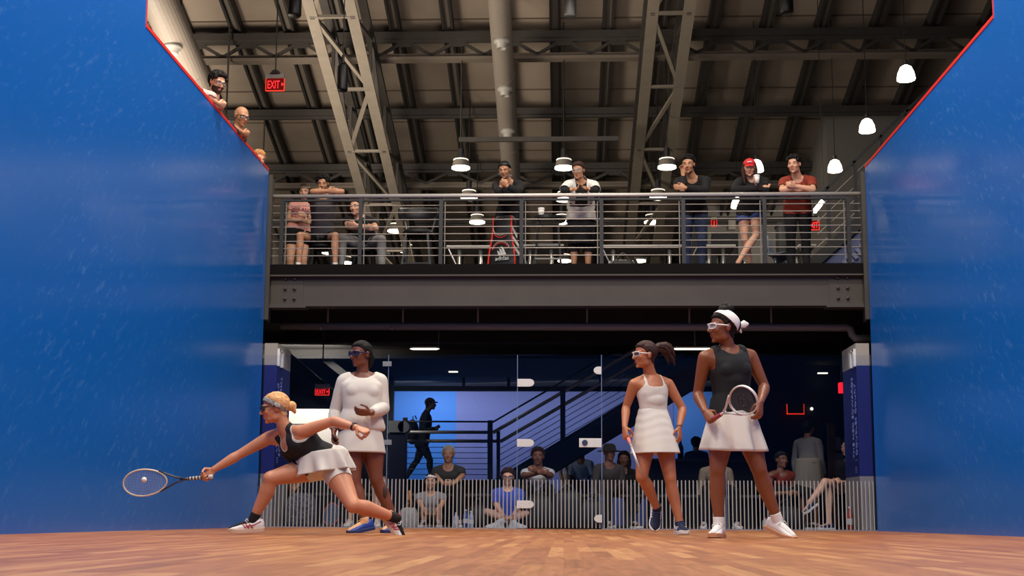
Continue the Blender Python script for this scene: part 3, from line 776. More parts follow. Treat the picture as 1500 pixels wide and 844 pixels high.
# racket bag with three stripes standing at the railing
def racket_bag():
    Y = 16.12; c = V((W(733, 386, Y).x, Y, MZ-.02))
    ztop = W(733, 313, Y).z
    h = ztop-c.z; m = mat('bag_black', '#141313', rough=.6)
    o = thing('racket_bag', c, 'tall black and red racket bag with white stripes standing behind the railing', 'bag')
    def prof(t): # half width, half depth along the height
        return (.215-.075*t**1.3 + .012*math.sin(t*7), .11*(1-.25*t))
    rings = []
    for i in range(13):
        t = i/12; w, d = prof(t)
        if i == 12: w *= .8; d *= .7
        rings.append([V((c.x+w*(abs(math.cos(a))**.55)*(1 if math.cos(a) >= 0 else -1), Y+.12+d*(abs(math.sin(a))**.55)*(1 if math.sin(a) >= 0 else -1), c.z+h*t)) for a in [2*math.pi*k/32 for k in range(32)]])
    sub(MB().rings(rings), 'bag_body', m, o, smooth=True)
    for s in (-1, 1): # red piping on both front edges
        pts = []
        for i in range(15):
            t = i/14*.97+.01; w, d = prof(t); pts.append(V((c.x+s*w*.90, Y+.12-d*.93, c.z+h*t)))
        sub(MB().tube(pts, .013, seg=8), 'red_piping', mat('piping_red', '#e0301c', rough=.5), o, smooth=True)
    yf = Y+.12-.115
    def arc(z, r, a0, a1, rr, mm, nm):
        pts = [V((c.x+.0+r*math.cos(a), yf-.004, z+r*math.sin(a)*.9)) for a in np.linspace(a0, a1, 15)]
        sub(MB().tube(pts, rr, seg=6), nm, mm, o)
    lift = W(733, 380, Y).z - (c.z+.062)
    arc(c.z+h*.26+lift, .125, .15, math.pi-.15, .004, mat('seam_white', '#c8b8a8', rough=.6), 'pocket_seam')
    arc(c.z+h*.25+lift, .112, .2, math.pi-.2, .005, mat('piping_red', ''), 'pocket_trim')
    arc(c.z+h*.72, .10, math.pi+.3, 2*math.pi-.5, .006, mat('piping_red', ''), 'zip_trim')
    arc(c.z+h*.78, .115, math.pi*.9, math.pi*1.6, .004, mat('seam_white', ''), 'zip_seam')
    # three slanted bars and word on the pocket, three stripes on the side
    lg = MB(); z0 = c.z+.135+lift
    for i, (hh) in enumerate((.05, .085, .12)):
        x = c.x+.045-.062+ i*.040-.01
        lg.prism([V((x-.012, yf-.006, z0)), V((x+.026, yf-.006, z0)), V((x+.026-.045*hh/.12, yf-.006, z0+hh*.75+.004)), V((x-.004-.045*hh/.12, yf-.006, z0+hh*.75+.022))], (0, .008, 0))
    tb = text_bm('adidas', V((c.x+.02, yf-.006, c.z+.062+lift)), (1, 0, 0), (0, 0, 1), .082, .006)
    sub(lg, 'logo_bars', mat('logo_white', '#d9d4cb', rough=.5), o); sub(tb, 'lettering', mat('logo_white', ''), o)
    st = MB()
    for i in range(3):
        z = c.z+h*(.80-.17*i)
        for j in range(1):
            t0 = (z-c.z)/h; w, d = prof(t0); w2, d2 = prof(t0-.17)
            st.prism([V((c.x+w*.93, Y+.12-d*.9, z)), V((c.x+w*.93, Y+.12-d*.9, z-.055)), V((c.x+w2*1.04, Y+.13, z-.16)), V((c.x+w2*1.04, Y+.13, z-.105))], (.012, -.012, 0))
    sub(st, 'side_stripes', mat('logo_white', ''), o)
    o.rotation_euler.z = -.42; o.location.y += .06
racket_bag()

# ================================================================ lobby stair and landing
LY = 21.0
st = thing('lobby_stairs', W(860, 690, LY), 'black open staircase rising to the right behind the glass wall', 'stairs')
a0, a1 = W(700, 717, LY), W(1040, 514, LY); lo = V((0, 0, -.46))
sub(MB().prism([a0, a1, a1+lo, a0+lo], (0, .08, 0)), 'stringer', MBLK, st)
sub(MB().prism([a0+V((0, .85, 0)), a1+V((0, .85, 0)), a1+lo+V((0, .85, 0)), a0+lo+V((0, .85, 0))], (0, .08, 0)), 'stringer', MBLK, st)
tr = MB()
for i in range(15):
    p = a0.lerp(a1, (i+.5)/15); tr.box((p.x-.14, LY+.08, p.z-.17), (p.x+.16, LY+.85, p.z-.12))
sub(tr, 'treads', mat('tread_dark', '#1d1d24', rough=.7), st)
MRAIL = mat('dull_rail', '#9a958c', rough=.4, metal=.4)
dx = lambda q, off: V((q[0], 0, 0))
def rail(p, q, r, m, par, nm='handrail', Y=LY):
    sub(MB().cyl(W(*p, Y), W(*q, Y), r, seg=10), nm, m, par, smooth=True)
rail((722, 634), (1045, 447), .03, MRAIL, st); rail((733, 647), (1045, 466), .03, MRAIL, st)
rail((721, 619), (960, 480), .016, MBLK, st)
for k in range(6):
    o1 = 10+9*k
    rail((733, 647+o1), (1010, 487+o1), .006, mat('cable_dim', '#4a4c60', rough=.5), st, 'cable')
for px, pt, pb in ((718, 616, 706), (730, 632, 706), (824.5, 566, 648), (951, 480, 566)):
    sub(MB().bar(W(px, pb, LY), W(px, pt, LY), .085 if px != 730 else .06, .06), 'post', MBLK, st)
# hanging linear lamps
def tubelamp(px, py, Y, w, label, cross=False):
    c = W(px, py, Y); hw = w/2
    o = thing('linear_lamp', c, label, 'lamp', 'white linear lamps under the gallery')
    sub(MB().tube([c+V((-hw, 0, 0)), c+V((-hw*.8, 0, -.004)), c+V((hw*.8, 0, -.004)), c+V((hw, 0, 0))], [.005, .016, .016, .005], seg=10), 'tube', mat('lin_glow', '#ffffff', emit='#fff4e0', es=1.7), o, smooth=True)
    sub(MB().bar(c+V((-hw, 0, .035)), c+V((hw, 0, .035)), .05, .02), 'reflector', MSTEEL, o)
    sub(MB().cyl(c+V((hw*.95 if not cross else 0, 0, .04)), V((c.x+(hw*.95 if not cross else 0), c.y, 3.02)), .008 if not cross else .014, seg=6), 'stem', MCHROME, o)
    return c
tubelamp(622, 511, 19.5, .46, 'white linear lamp under the gallery above the player in long sleeves')
tubelamp(1018, 511, 19.5, .72, 'white linear lamp under the gallery beside the head of the player with the white headband', True)
for px, py, lb in ((664, 545, 'small recessed lamp over the silhouetted walker'), (1205, 547, 'small recessed lamp on the dark side beside the red sign'), (409, 522, 'small spot lamp beside the grey block of the fin'), (1189, 599, 'tiny lamp next to the unlit exit sign back')):
    c = W(px, py, {664: 24.9, 1205: 23.7, 1189: 23.93}.get(px, 21.9)); r = .05
    solo(MB().box(c+V((-.09, -.04, -.008)), c+V((.09, .04, .012))) if px in (664, 1205) else MB().ell(c, .03, seg=12), 'recessed_lamp', mat('small_glow', '#ffffff', emit='#fff2dc', es=1.5), c, lb, 'lamp')
# landing
lz = W(640, 703, 22).z
lx0, lx1 = W(560, 700, 22).x, W(722, 700, 22).x
ld = thing('landing', ((lx0+lx1)/2, 22.2, 0), 'dark raised landing with a steel railing under the walking person', 'platform')
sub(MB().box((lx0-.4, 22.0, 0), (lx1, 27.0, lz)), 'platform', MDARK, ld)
for py, r, m in ((617.5, .016, MBLK), (633, .03, MRAIL), (646, .03, MRAIL)):
    rail((562, py), (722 if py < 640 else 733, py+.5), r, m, ld, 'rail', 22.0)
for k in range(6): rail((562, 655+8*k), (718, 655.5+8*k), .006, mat('cable_dim', ''), ld, 'cable', 22.0)
for px in (564, 593): sub(MB().box(W(px, 705, 22)+V((-.05, -.03, 0)), V((W(px, 610, 22).x+.05, 22.03, W(px, 612, 22).z))), 'post', MBLK, ld)
# grey machine column left of the landing
p = W(582, 620, 21.6)
o = thing('turnstile_post', (p.x, 21.6, lz), 'grey topped dark pedestal left of the silhouetted walker', 'pedestal')
sub(MB().box((p.x-.14, 21.5, W(582, 634, 21.6).z), (p.x+.12, 21.8, W(582, 617, 21.6).z)).cyl((p.x+.12, 21.5, W(582, 626, 21.6).z), (p.x+.12, 21.8, W(582, 626, 21.6).z), .1, seg=20), 'head', mat('ped_grey', '#8b8b86', rough=.5), o)
sub(MB().box((p.x-.12, 21.52, 0), (p.x+.14, 21.78, W(582, 634, 21.6).z)), 'pillar', mat('ped_dark', '#1a1d33', rough=.6), o)

# bench behind the glass
def bench(x0, x1, Y, label):
    o = thing('bench', ((x0+x1)/2, Y, 0), label, 'bench', 'dark lobby benches')
    sub(MB().box((x0, Y, .42), (x1, Y+.42, .46)), 'seat', mat('bench_wood', '#2c2320', rough=.6), o, bevel=.006)
    n = max(2, int((x1-x0)/1.4)+1)
    for i in range(n):
        x = x0+.12+(x1-x0-.24)*i/(n-1)
        sub(MB().box((x-.03, Y+.05, 0), (x+.03, Y+.37, .42)), 'leg', MBLK, o)
bench(-3.6, -2.4, 17.4, 'dark low bench behind the lunging player')
bench(-2.1, .55, 17.4, 'dark low bench under the grey haired man and the man in the white polo')
bench(.75, 2.9, 17.4, 'dark low bench behind the two players in white skirts')

# ================================================================ people
def nrm(v): return V(v).normalized()
def orth(v, d):
    v = V(v) - V(d)*V(v).dot(V(d)); return v.normalized()
def bez(a, b, c, t): return a*(1-t)**2 + b*(2*t*(1-t)) + c*t*t

TORSO_F = [(-.17, .085, .070), (-.06, .158, .104), (.06, .168, .112), (.2, .150, .100), (.36, .122, .088), (.50, .130, .092), (.66, .146, .102), (.80, .150, .096), (.91, .120, .074), (1.0, .066, .058)]
TORSO_M = [(-.17, .085, .072), (-.06, .148, .102), (.06, .155, .108), (.2, .148, .104), (.36, .142, .102), (.50, .150, .106), (.66, .165, .112), (.80, .172, .106), (.91, .142, .084), (1.0, .075, .066)]
TAGS = ['torso', 'clA', 'clB', 'neck', 'head', 'uaA', 'uaB', 'faA', 'faB', 'haA', 'haB', 'thA', 'thB', 'caA', 'caB', 'ftA', 'ftB']

def hand_prims(mb, w, d, th, pn, s, c, spread=.1):
    mb.tube([w-d*.012*s, w+d*.03*s, w+d*.065*s, w+d*.088*s], [(.022*s, .019*s), (.034*s, .017*s), (.040*s, .0145*s), (.037*s, .0125*s)], seg=14, ref=th, roundcap=True)
    for off, L, k in ((.029, .066, 1.0), (.0105, .075, 1.03), (-.0085, .070, 1.06), (-.0275, .056, 1.1)):
        p = w + d*.085*s + th*off*s - pn*.001
        ang = 0; side = off*spread*6
        pts = [p - d*.02*s, p]; rr = [.0095*s, .0093*s]
        for seg, a in ((.45, 1.15), (.31, 1.45), (.24, 1.0)):
            ang += a*c*k
            dd = (d*math.cos(ang) + pn*math.sin(ang) + th*side*max(0, math.cos(ang))).normalized()
            p = p + dd*(L*seg*s*1.05); pts.append(p); rr.append((.0088, .0083, .0072)[len(rr)-2]*s)
        mb.tube(pts, rr, seg=10, ref=th, roundcap=True)
    p = w + th*.022*s + d*.018*s + pn*.004*s
    d1 = nrm(d*.62 + th*.72 + pn*(.2+.35*c)); d2 = nrm(d*(.85-.2*c) + th*(.3-.75*c) + pn*(.2+.75*c)); d3 = nrm(d*(.85-.25*c) + th*(.15-1.0*c) + pn*(.2+.8*c))
    a = p + d1*.040*s; b2 = a + d2*.032*s; e = b2 + d3*.024*s
    mb.tube([p, a, b2, e], [.0135*s, .0112*s, .0100*s, .0085*s], seg=10, roundcap=True)

def head_prims(mb, c, hr, hf, hu, s, o):
    A = (hr, hf, hu); L = lambda r, f, u: c + hr*(r*s) + hf*(f*s) + hu*(u*s)
    E = lambda p, q, seg=18: mb.ell(L(*p), tuple(x*s for x in q), A, seg)
    w = o.get('facew', 1.0)
    E((0, -.018, .032), (.075*w, .094, .082), 24)
    E((0, .020, -.022), (.061*w, .068, .080), 24)
    E((0, .030, -.072), (.047*w, .050, .036))
    E((0, .067, -.098), (.021, .017, .014))
    for q in (-1, 1):
        E((q*.036, .060, -.024), (.023, .023, .024)); E((q*.044*w, .004, -.062), (.014, .034, .034))
        mb.tube([L(q*.012, .084, .022), L(q*.034, .079, .026), L(q*.052, .062, .020)], .0085*s, seg=8, roundcap=True)
        E((q*.0765*w, -.012, -.008), (.007, .018, .029)); E((q*.080*w, -.018, .002), (.006, .014, .018))
        E((q*.010, .094, -.030), (.0085, .010, .008))
        E((q*.033, .069, .0085), (.0175, .0125, .0095)); E((q*.033, .068, -.006), (.016, .011, .007))
    mb.tube([L(0, .082, .014), L(0, .094, -.006), L(0, .106, -.026)], [.0075*s, .0085*s, .0115*s], seg=10, roundcap=True)
    E((0, .085, -.0555), (.020, .0095, .0056)); E((0, .0825, -.066), (.0175, .0095, .0064)); E((0, .070, -.050), (.027, .016, .022))

def person(label, J, o, group=None):
    s = o.get('s', 1.0); fem = o.get('sex', 'f') == 'f'; fat = o.get('fat', 1.0); lim = o.get('limb', 1.0); arm = o.get('arm', lim)
    vox = o.get('vox', .0065)
    mb = MB()
    pel, neck, hd = J['pel'], J['neck'], J['head']
    hf, hu = nrm(J['hf']), J['hu']; hu = orth(hu, hf); hr = hf.cross(hu)*1.0
    lp = nrm(J['hpB']-J['hpA']); lc = nrm(J['shB']-J['shA'])
    ax = neck-pel; L = ax.length; axn = ax/L
    latm = orth(lp+lc, axn); fwm = latm.cross(axn)
    mid = J.get('waist') or ((pel+neck)/2 + fwm*.012*s)
    ctrl = mid*2 - (pel+neck)/2
    k = L/(.50*s)
    rings = []
    def frame(t):
        tc = min(1, max(0, t)); sm = tc*tc*(3-2*tc)
        p = bez(pel, ctrl, neck, tc) + (axn*(t-tc)*L)
        e = .01; tg = nrm(bez(pel, ctrl, neck, min(1, tc+e))-bez(pel, ctrl, neck, max(0, tc-e)))
        la = orth(lp*(1-sm)+lc*sm, tg)
        return p, la, la.cross(tg), tg
    for t, u, v in (TORSO_F if fem else TORSO_M):
        p, la, fo, tg = frame(t)
        f1 = fat if t < .9 else 1; u *= s*f1; v *= s*f1
        if o.get('belly') and .1 < t < .6: p = p + fo*o['belly']*.5; v += o['belly']*.5
        rings.append([p + la*(u*abs(math.cos(a))**.85*(1 if math.cos(a) >= 0 else -1)) + fo*(v*math.sin(a)) for a in [2*math.pi*i/28 for i in range(28)]])
    mb.rings(rings)
    if fem:
        p, la, fo, tg = frame(.69)
        bs = o.get('bust', 1.0)
        if o.get('mono', True):
            mb.ell(p + fo*(.040*s*fat) + tg*.01*s, (.120*s*fat, .076*s*bs, .095*s), (la, fo, tg), 24); mb.ell(p + fo*(.030*s*fat) - tg*.07*s, (.112*s*fat, .070*s, .08*s), (la, fo, tg), 24)
            for q in ((-1, 1) if bs > .8 else ()): mb.ell(p + la*(q*.060*s*fat) + fo*(.061*s*fat) - tg*.006*s, (.058*s*bs, .052*s*bs, .060*s*bs), (la, fo, tg), 20)
        else:
            for q in (-1, 1): mb.ell(p + la*(q*.066*s*fat) + fo*(.066*s*fat), (.060*s*bs, .056*s*bs, .058*s*bs), (la, fo, tg))
    p, la, fo, tg = frame(0)
    for q in (-1, 1): mb.ell(p + la*(q*.075*s*fat) - fo*(.058*s) - tg*.03*s, (.082*s*fat, .078*s*fat, .09*s), (la, fo, tg))
    # neck and shoulders
    hb = hd - hu*.06*s - hf*.022*s
    nr = (.050 if fem else .058)*s*o.get('neckw', 1)
    mb.tube([neck - axn*.05*s, neck+axn*.01*s, (neck*.45+hb*.55), hb + hu*.03*s], [nr*1.35, nr*1.12, nr, nr], seg=16, roundcap=True)
    for q, sh in (('A', J['shA']), ('B', J['shB'])):
        mb.tube([neck + axn*.012*s, neck.lerp(sh, .5) + axn*.008*s, sh], [.040*s, .040*s*arm, .050*s*arm], seg=12, roundcap=True)
        el, wr = J['el'+q], J['wr'+q]; d = nrm(wr-el)
        p6, la, fo, tg = frame(.74)
        mb.tube([frame(.74)[0].lerp(sh, .55), sh], [.062*s, .050*s*arm], seg=12, roundcap=True)
        mb.tube([sh, sh.lerp(el, .18), sh.lerp(el, .5), sh.lerp(el, .85), el], [.050*s*arm, .049*s*arm, .043*s*arm, .037*s*arm, .035*s*arm], seg=14, roundcap=True)
        mb.tube([el, el.lerp(wr, .22), el.lerp(wr, .6), wr], [.036*s*arm, .040*s*arm, .032*s*arm, .0235*s*(arm+1)/2], seg=14, roundcap=True)
        h = o.get('hands', {}).get(q, {})
        hd_d = nrm(h.get('d', d)); th = orth(h.get('th', fwm), hd_d)
        pn = th.cross(hd_d) if q == 'A' else hd_d.cross(th)
        J['hand'+q] = (wr, hd_d, th, pn)
        hand_prims(mb, wr, hd_d, th, pn, s*.97, h.get('c', .3), h.get('spread', .1))
        hp, kn, an = J['hp'+q], J['kn'+q], J['an'+q]
        tl = lim*(o.get('thigh', 1.0))
        mb.tube([hp, hp.lerp(kn, .2), hp.lerp(kn, .55), hp.lerp(kn, .85), kn], [.086*s*tl, .086*s*tl, .071*s*tl, .057*s*lim, .052*s*lim], seg=18, roundcap=True)
        cd_ = nrm(an-kn); bk = -(orth(nrm(kn-hp)*1.0 + fwm*.8, cd_))
        if abs(nrm(kn-hp).dot(cd_)) < .9: bk = orth(nrm(hp-kn), cd_)
        mb.tube([kn, kn.lerp(an, .12)+bk*.008*s, kn.lerp(an, .3)+bk*.016*s, kn.lerp(an, .6)+bk*.008*s, kn.lerp(an, .88), an], [.049*s*lim, .049*s*lim, .055*s*lim, .043*s*lim, .034*s*(lim+1)/2, .035*s], seg=16, roundcap=True)
        ft = J['ft'+q]; su = J.get('up'+q, V((0, 0, 1))); su = orth(su, ft)
        J['up'+q] = su
        mb.tube([an - ft*.03*s - su*.035*s, an + ft*.05*s - su*.035*s, an + ft*.13*s - su*.055*s, an+ft*.16*s-su*.058*s], [.030*s, .032*s, .026*s, .02*s], seg=12, roundcap=True)
    head_prims(mb, hd, hr, hf, hu, s*o.get('headk', 1.0), o)
    # one continuous skin
    me = bpy.data.meshes.new('tmp'); mb.bm.normal_update(); bmesh.ops.recalc_face_normals(mb.bm, faces=mb.bm.faces); mb.bm.to_mesh(me); mb.bm.free()
    ob = bpy.data.objects.new('tmp', me); COL.objects.link(ob)
    md = ob.modifiers.new('r', 'REMESH'); md.mode = 'VOXEL'; md.voxel_size = vox; md.use_smooth_shade = True
    dg = bpy.context.evaluated_depsgraph_get(); m2 = bpy.data.meshes.new_from_object(ob.evaluated_get(dg))
    COL.objects.unlink(ob); bpy.data.objects.remove(ob); bpy.data.meshes.remove(me)
    n = len(m2.vertices); P = np.empty(n*3); m2.vertices.foreach_get('co', P); P = P.reshape(-1, 3)
    ne = len(m2.edges); E = np.empty(ne*2, dtype=np.int64); m2.edges.foreach_get('vertices', E); E = E.reshape(-1, 2)
    # nearest bone per vertex
    def bones():
        B = [('torso', pel, neck-axn*.03*s, .135*s*fat), ('clA', neck, J['shA'], .05*s), ('clB', neck, J['shB'], .05*s), ('neck', neck+axn*.03*s, hb, nr), ('head', hd-hu*.03*s, hd+hu*.03*s, .085*s)]
        for q in 'AB': B.append(('ua'+q, J['sh'+q], J['el'+q], .044*s*arm))
        for q in 'AB': B.append(('fa'+q, J['el'+q], J['wr'+q], .035*s*arm))
        for q in 'AB':
            w, d, th, pn = J['hand'+q]; B.append(('ha'+q, w+d*.015*s, w+d*.1*s+pn*.02*s, .055*s))
        for q in 'AB': B.append(('th'+q, J['hp'+q], J['kn'+q], .075*s*lim))
        for q in 'AB': B.append(('ca'+q, J['kn'+q], J['an'+q], .046*s*lim))
        for q in 'AB': B.append(('ft'+q, J['an'+q]-J['up'+q]*.05*s, J['an'+q]+J['ft'+q]*.15*s-J['up'+q]*.05*s, .03*s))
        return B
    def assign(P):
        best = np.full(len(P), 1e9); idx = np.zeros(len(P), int); T = np.zeros(len(P))
        for i, (nm, a, c, r) in enumerate(bones()):
            a = np.array(a); c = np.array(c); d = c-a; L2 = d@d
            t = ((P-a)@d)/L2; tc = np.clip(t, 0, 1)
            dist = np.linalg.norm(P-(a+tc[:, None]*d), axis=1)/r
            m = dist < best; best[m] = dist[m]; idx[m] = i; T[m] = t[m]
        return idx, T
    bi, T = assign(P)
    fine = np.isin(bi, [4, 9, 10])
    cnt = np.bincount(E.ravel(), minlength=n)[:, None]
    it = max(4, int(.045/vox*1.2))
    for kk in range(it):
        S = np.zeros_like(P)
        for ax_ in range(3):
            S[:, ax_] = np.bincount(E[:, 0], P[E[:, 1], ax_], n) + np.bincount(E[:, 1], P[E[:, 0], ax_], n)
        w = np.where(fine, .42 if kk < 3 else 0.0, .55)[:, None]
        P = P + (S/cnt-P)*w
    m2.vertices.foreach_set('co', P.ravel()); m2.update()
    nf = len(m2.polygons); lt = np.empty(nf, int); m2.polygons.foreach_get('loop_total', lt); ls = np.empty(nf, int); m2.polygons.foreach_get('loop_start', ls)
    lv = np.empty(len(m2.loops), int); m2.loops.foreach_get('vertex_index', lv)
    N = np.empty(n*3); m2.vertices.foreach_get('normal', N); N = N.reshape(-1, 3)
    F = [lv[a:a+c] for a, c in zip(ls, lt)]
    FC = np.add.reduceat(P[lv], ls, axis=0)/lt[:, None]
    bi, T = assign(FC)
    D = {'b': np.array(TAGS)[bi], 't': T, 'P': FC}
    rel = FC-np.array(pel)
    D['tt'] = rel@np.array(axn)/L; D['lat'] = rel@np.array(latm)/s; 
    # forward distance measured from the curved spine
    ts = np.clip(D['tt'], -.2, 1.1); sp = np.array([list(frame(t)[0]) for t in np.linspace(-.2, 1.1, 40)])
    si = np.clip(((ts+.2)/1.3*39).astype(int), 0, 39); q_ = FC-sp[si]
    las = np.array([list(frame(t)[1]) for t in np.linspace(-.2, 1.1, 40)]); fos = np.array([list(frame(t)[2]) for t in np.linspace(-.2, 1.1, 40)])
    D['lat'] = (q_*las[si]).sum(1)/s; D['fw'] = (q_*fos[si]).sum(1)/s
    hs = s*o.get('headk', 1.0); rh = FC-np.array(hd)
    D['hr'] = rh@np.array(hr)/hs; D['hf'] = rh@np.array(hf)/hs; D['hu'] = rh@np.array(hu)/hs
    inh = ((D['hr']/.088)**2 + ((D['hf']-.015)/.122)**2 + ((D['hu']-.005)/.128)**2 < 1) & ~((D['hf'] < .01) & (D['hu'] < -.085))
    D['b'] = np.where(inh, 'head', D['b'])
    D['frame'] = frame
    base = V((pel.x, pel.y, o.get('ground', 0.0)))
    me = m2; me.name = 'person'
    P0 = P-np.array(base); me.vertices.foreach_set('co', P0.ravel()); me.update()
    me.materials.clear(); me.materials.append(o['skin']); 
    kc = o['skin'].get('hex', '#b07050').lstrip('#'); kc = [int(kc[i:i+2], 16)/255*f for i, f in ((0, .86), (2, .66), (4, .66))]
    me.materials.append(mat('lips_'+o['skin'].name, kc, rough=.45))
    lip = (D['b'] == 'head') & (np.abs(D['hr']) < .021) & (D['hf'] > .085) & (D['hu'] < -.049) & (D['hu'] > -.0725)
    mi = lip.astype(int); me.polygons.foreach_set('material_index', mi); me.polygons.foreach_set('use_smooth', [True]*nf)
    root = bpy.data.objects.new('person', me); COL.objects.link(root); root.location = base
    ROOTLOC[root.name] = base
    tag(root, label, 'person', group)
    D['base'] = base

    def shell(mask, off, thick=.003, keepk=.12, wr=0, wf=25, sm=3, bs_=18, feather=0):
        sel = np.nonzero(mask)[0]
        if len(sel) == 0: return None
        lab = np.arange(n); mask_ = np.zeros(nf, bool); mask_[sel] = True
        fv = np.concatenate([F[i] for i in sel]); fid = np.repeat(np.arange(len(sel)), lt[sel])
        for _ in range(400):   # spread the smallest vertex number through each patch
            fm = np.full(len(sel), n); np.minimum.at(fm, fid, lab[fv])
            new = lab.copy(); np.minimum.at(new, fv, fm[fid])
            new = np.minimum(new, new[new])
            if (new == lab).all(): break
            lab = new
        cl = lab[[F[i][0] for i in sel]]; u_, c_ = np.unique(cl, return_counts=True)
        keep = u_[c_ > keepk*c_.max()]; sel = sel[np.isin(cl, keep)]
        vs = np.unique(np.concatenate([F[i] for i in sel])); mp = -np.ones(n, int); mp[vs] = np.arange(len(vs))
        Q = P[vs].copy(); NN = N[vs].copy()
        ff = [mp[F[i]] for i in sel]
        from collections import Counter
        ec = Counter()
        for f in ff:
            for i in range(len(f)):
                a, c = int(f[i]), int(f[(i+1) % len(f)]); ec[(a, c) if a < c else (c, a)] += 1
        ed = np.array(list(ec.keys())); cn = np.array(list(ec.values())); bd = ed[cn == 1]
        nb = [[] for _ in range(len(vs))]
        nv = len(vs); isb = np.zeros(nv, bool); isb[bd.ravel()] = True
        cb = np.maximum(1, np.bincount(bd.ravel(), minlength=nv))[:, None]; ca = np.maximum(1, np.bincount(ed.ravel(), minlength=nv))[:, None]
        def lap(E_, c_, X):
            S = np.zeros_like(X)
            for j in range(3): S[:, j] = np.bincount(E_[:, 0], X[E_[:, 1], j], nv)+np.bincount(E_[:, 1], X[E_[:, 0], j], nv)
            return S/c_
        for _ in range(bs_): Q[isb] += (lap(bd, cb, Q)-Q)[isb]*.5
        of = np.full(nv, off)
        if feather:
            fv_ = np.ones(nv)
            for _ in range(feather):
                fv_[isb] = 0; fv_ = .5*fv_ + .5*lap(ed, ca, np.repeat(fv_[:, None], 3, 1))[:, 0]
            fv_[isb] = 0; of = off*(.12+.88*np.clip(fv_*1.15, 0, 1)); 
        if wr:
            rng = np.random.RandomState(len(sel) % 1000); w = np.zeros(nv)
            for kx in range(7):
                kv = rng.normal(size=3)*wf; kv[2] *= .9
                w += np.sin(Q@kv+rng.rand()*6+1.5*np.sin(Q@(rng.normal(size=3)*wf*.5)))
            of = of + wr*w/3
        Q = Q + NN*of[:, None]
        for _ in range(sm):
            Ln = lap(ed, ca, Q)-Q; Ln[isb] = 0; Q += Ln*.5
        bm = bmesh.new()
        vo = [bm.verts.new(q) for q in Q]; vi = [bm.verts.new(q) for q in Q-NN*thick]
        for f in ff:
            bm.faces.new([vo[i] for i in f]); bm.faces.new([vi[i] for i in reversed(f)])
        dirs = set()
        for f in ff:
            for i in range(len(f)): dirs.add((int(f[i]), int(f[(i+1) % len(f)])))
        for a, c in bd:
            a, c = int(a), int(c)
            if (a, c) not in dirs: a, c = c, a
            bm.faces.new((vo[c], vo[a], vi[a], vi[c]))
        r = MB(); r.bm.free(); r.bm = bm; return r
    def wear(name, m, mask, off=.007, parent=None, extra=None, **k):
        r = shell(mask(D) if callable(mask) else mask, off, **k)
        if r is None: r = MB()
        if extra: extra(r)
        if not len(r.bm.verts): r.bm.free(); return None
        return sub(r, name, m, parent or root, smooth=True)
    D['wear'] = wear; D['shell'] = shell
    HL = lambda r, f, u: hd + hr*(r*hs) + hf*(f*hs) + hu*(u*hs)
    D['HL'] = HL; D['H'] = (hr, hf, hu, hs)
    # eyes
    for q in (-1, 1):
        if o.get('eyes', True):
            e = MB(); c = HL(q*.032, .0718, .004); e.ell(c, .0110*hs, (hr, hf, hu), 12)
            e.bm.faces.ensure_lookup_table()
            for f in e.bm.faces:
                if (f.calc_center_median()-c).normalized().dot(hf) > .74: f.material_index = 1
            sub(e, 'eye', [mat('eye_white', '#e8e2da', rough=.2), mat('iris', '#2a1a12', rough=.15)], root, smooth=True)
    # hair
    h = o.get('hair')
    if h:
        mh = h['m']; style = h.get('style', 'short')
        xs_ = [-.13, -.05, -.02, .0, .03, .055, .075, .11]; us = h.get('line') or [-.085, -.075, -.02, .0, .045, .060, .070, .078]
        def hm(D):
            return np.isin(D['b'], ['head', 'neck']) & (D['hu'] > np.interp(D['hf'], xs_, us)) & ~((np.abs(D['hr']) > .076) & (D['hu'] < .03) & (D['hf'] > -.045))
        def ext(r):
            for q in (-1, 1): # eyebrows
                if h.get('brows', True): r.tube([HL(q*.014, .0925, .0235), HL(q*.034, .0875, .029), HL(q*.053, .069, .022)], [.0022*hs, .0032*hs, .0018*hs], seg=6)
            if h.get('ext'): h['ext'](r, HL, hr, hf, hu, hs)
            rnd = random.Random(11); of = h.get('off', .012)
            def SP(az, el, out):   # a point on the scalp: azimuth from the face, elevation
                d = V((math.sin(az)*math.cos(el), math.cos(az)*math.cos(el), math.sin(el)))
                k = 1/math.sqrt((d.x/(.0765+of+out))**2+(d.y/(.095+of+out))**2+(d.z/(.083+of+out))**2)
                return HL(d.x*k, -.018+d.y*k, .032+d.z*k)
            if style == 'tied':
                for i in range(h.get('n', 64)):
                    az = -math.pi*.8 + 1.6*math.pi*i/h.get('n', 64); el0 = .42 if abs(az) < 1.0 else max(-.5, .42-(abs(az)-1.0)*.9)
                    pts = []
                    for j in range(8):
                        t = j/7; a2 = az + (math.copysign(math.pi, az)-az)*(t**1.4); e2 = el0*(1-t)+(-.05)*t + math.sin(math.pi*t)*(.95 if abs(az) < 1 else .25)*max(0, math.cos(az*.6))
                        pts.append(SP(a2, e2, -.004+.002*rnd.random()))
                    r.tube(pts, [.004*hs]*7+[.002*hs], seg=5)
            elif style in ('short', 'long') and h.get('n', 1):
                for i in range(h.get('n', 150)):
                    az = rnd.uniform(-math.pi, math.pi); el = rnd.uniform(.05 if abs(az) > 1.2 else .72, 1.5)
                    if abs(az) > 1.9: el = rnd.uniform(-.55, 1.5)
                    L = rnd.uniform(.25, .5); sd_ = rnd.uniform(-.25, .25)
                    pts = [SP(az+sd_*t, el-L*t, -.004+.010*math.sin(math.pi*min(1, t*.8))) for t in (0, .35, .7, 1)]
                    r.tube(pts, [.004*hs, .0075*hs, .006*hs, .0015*hs], seg=5)
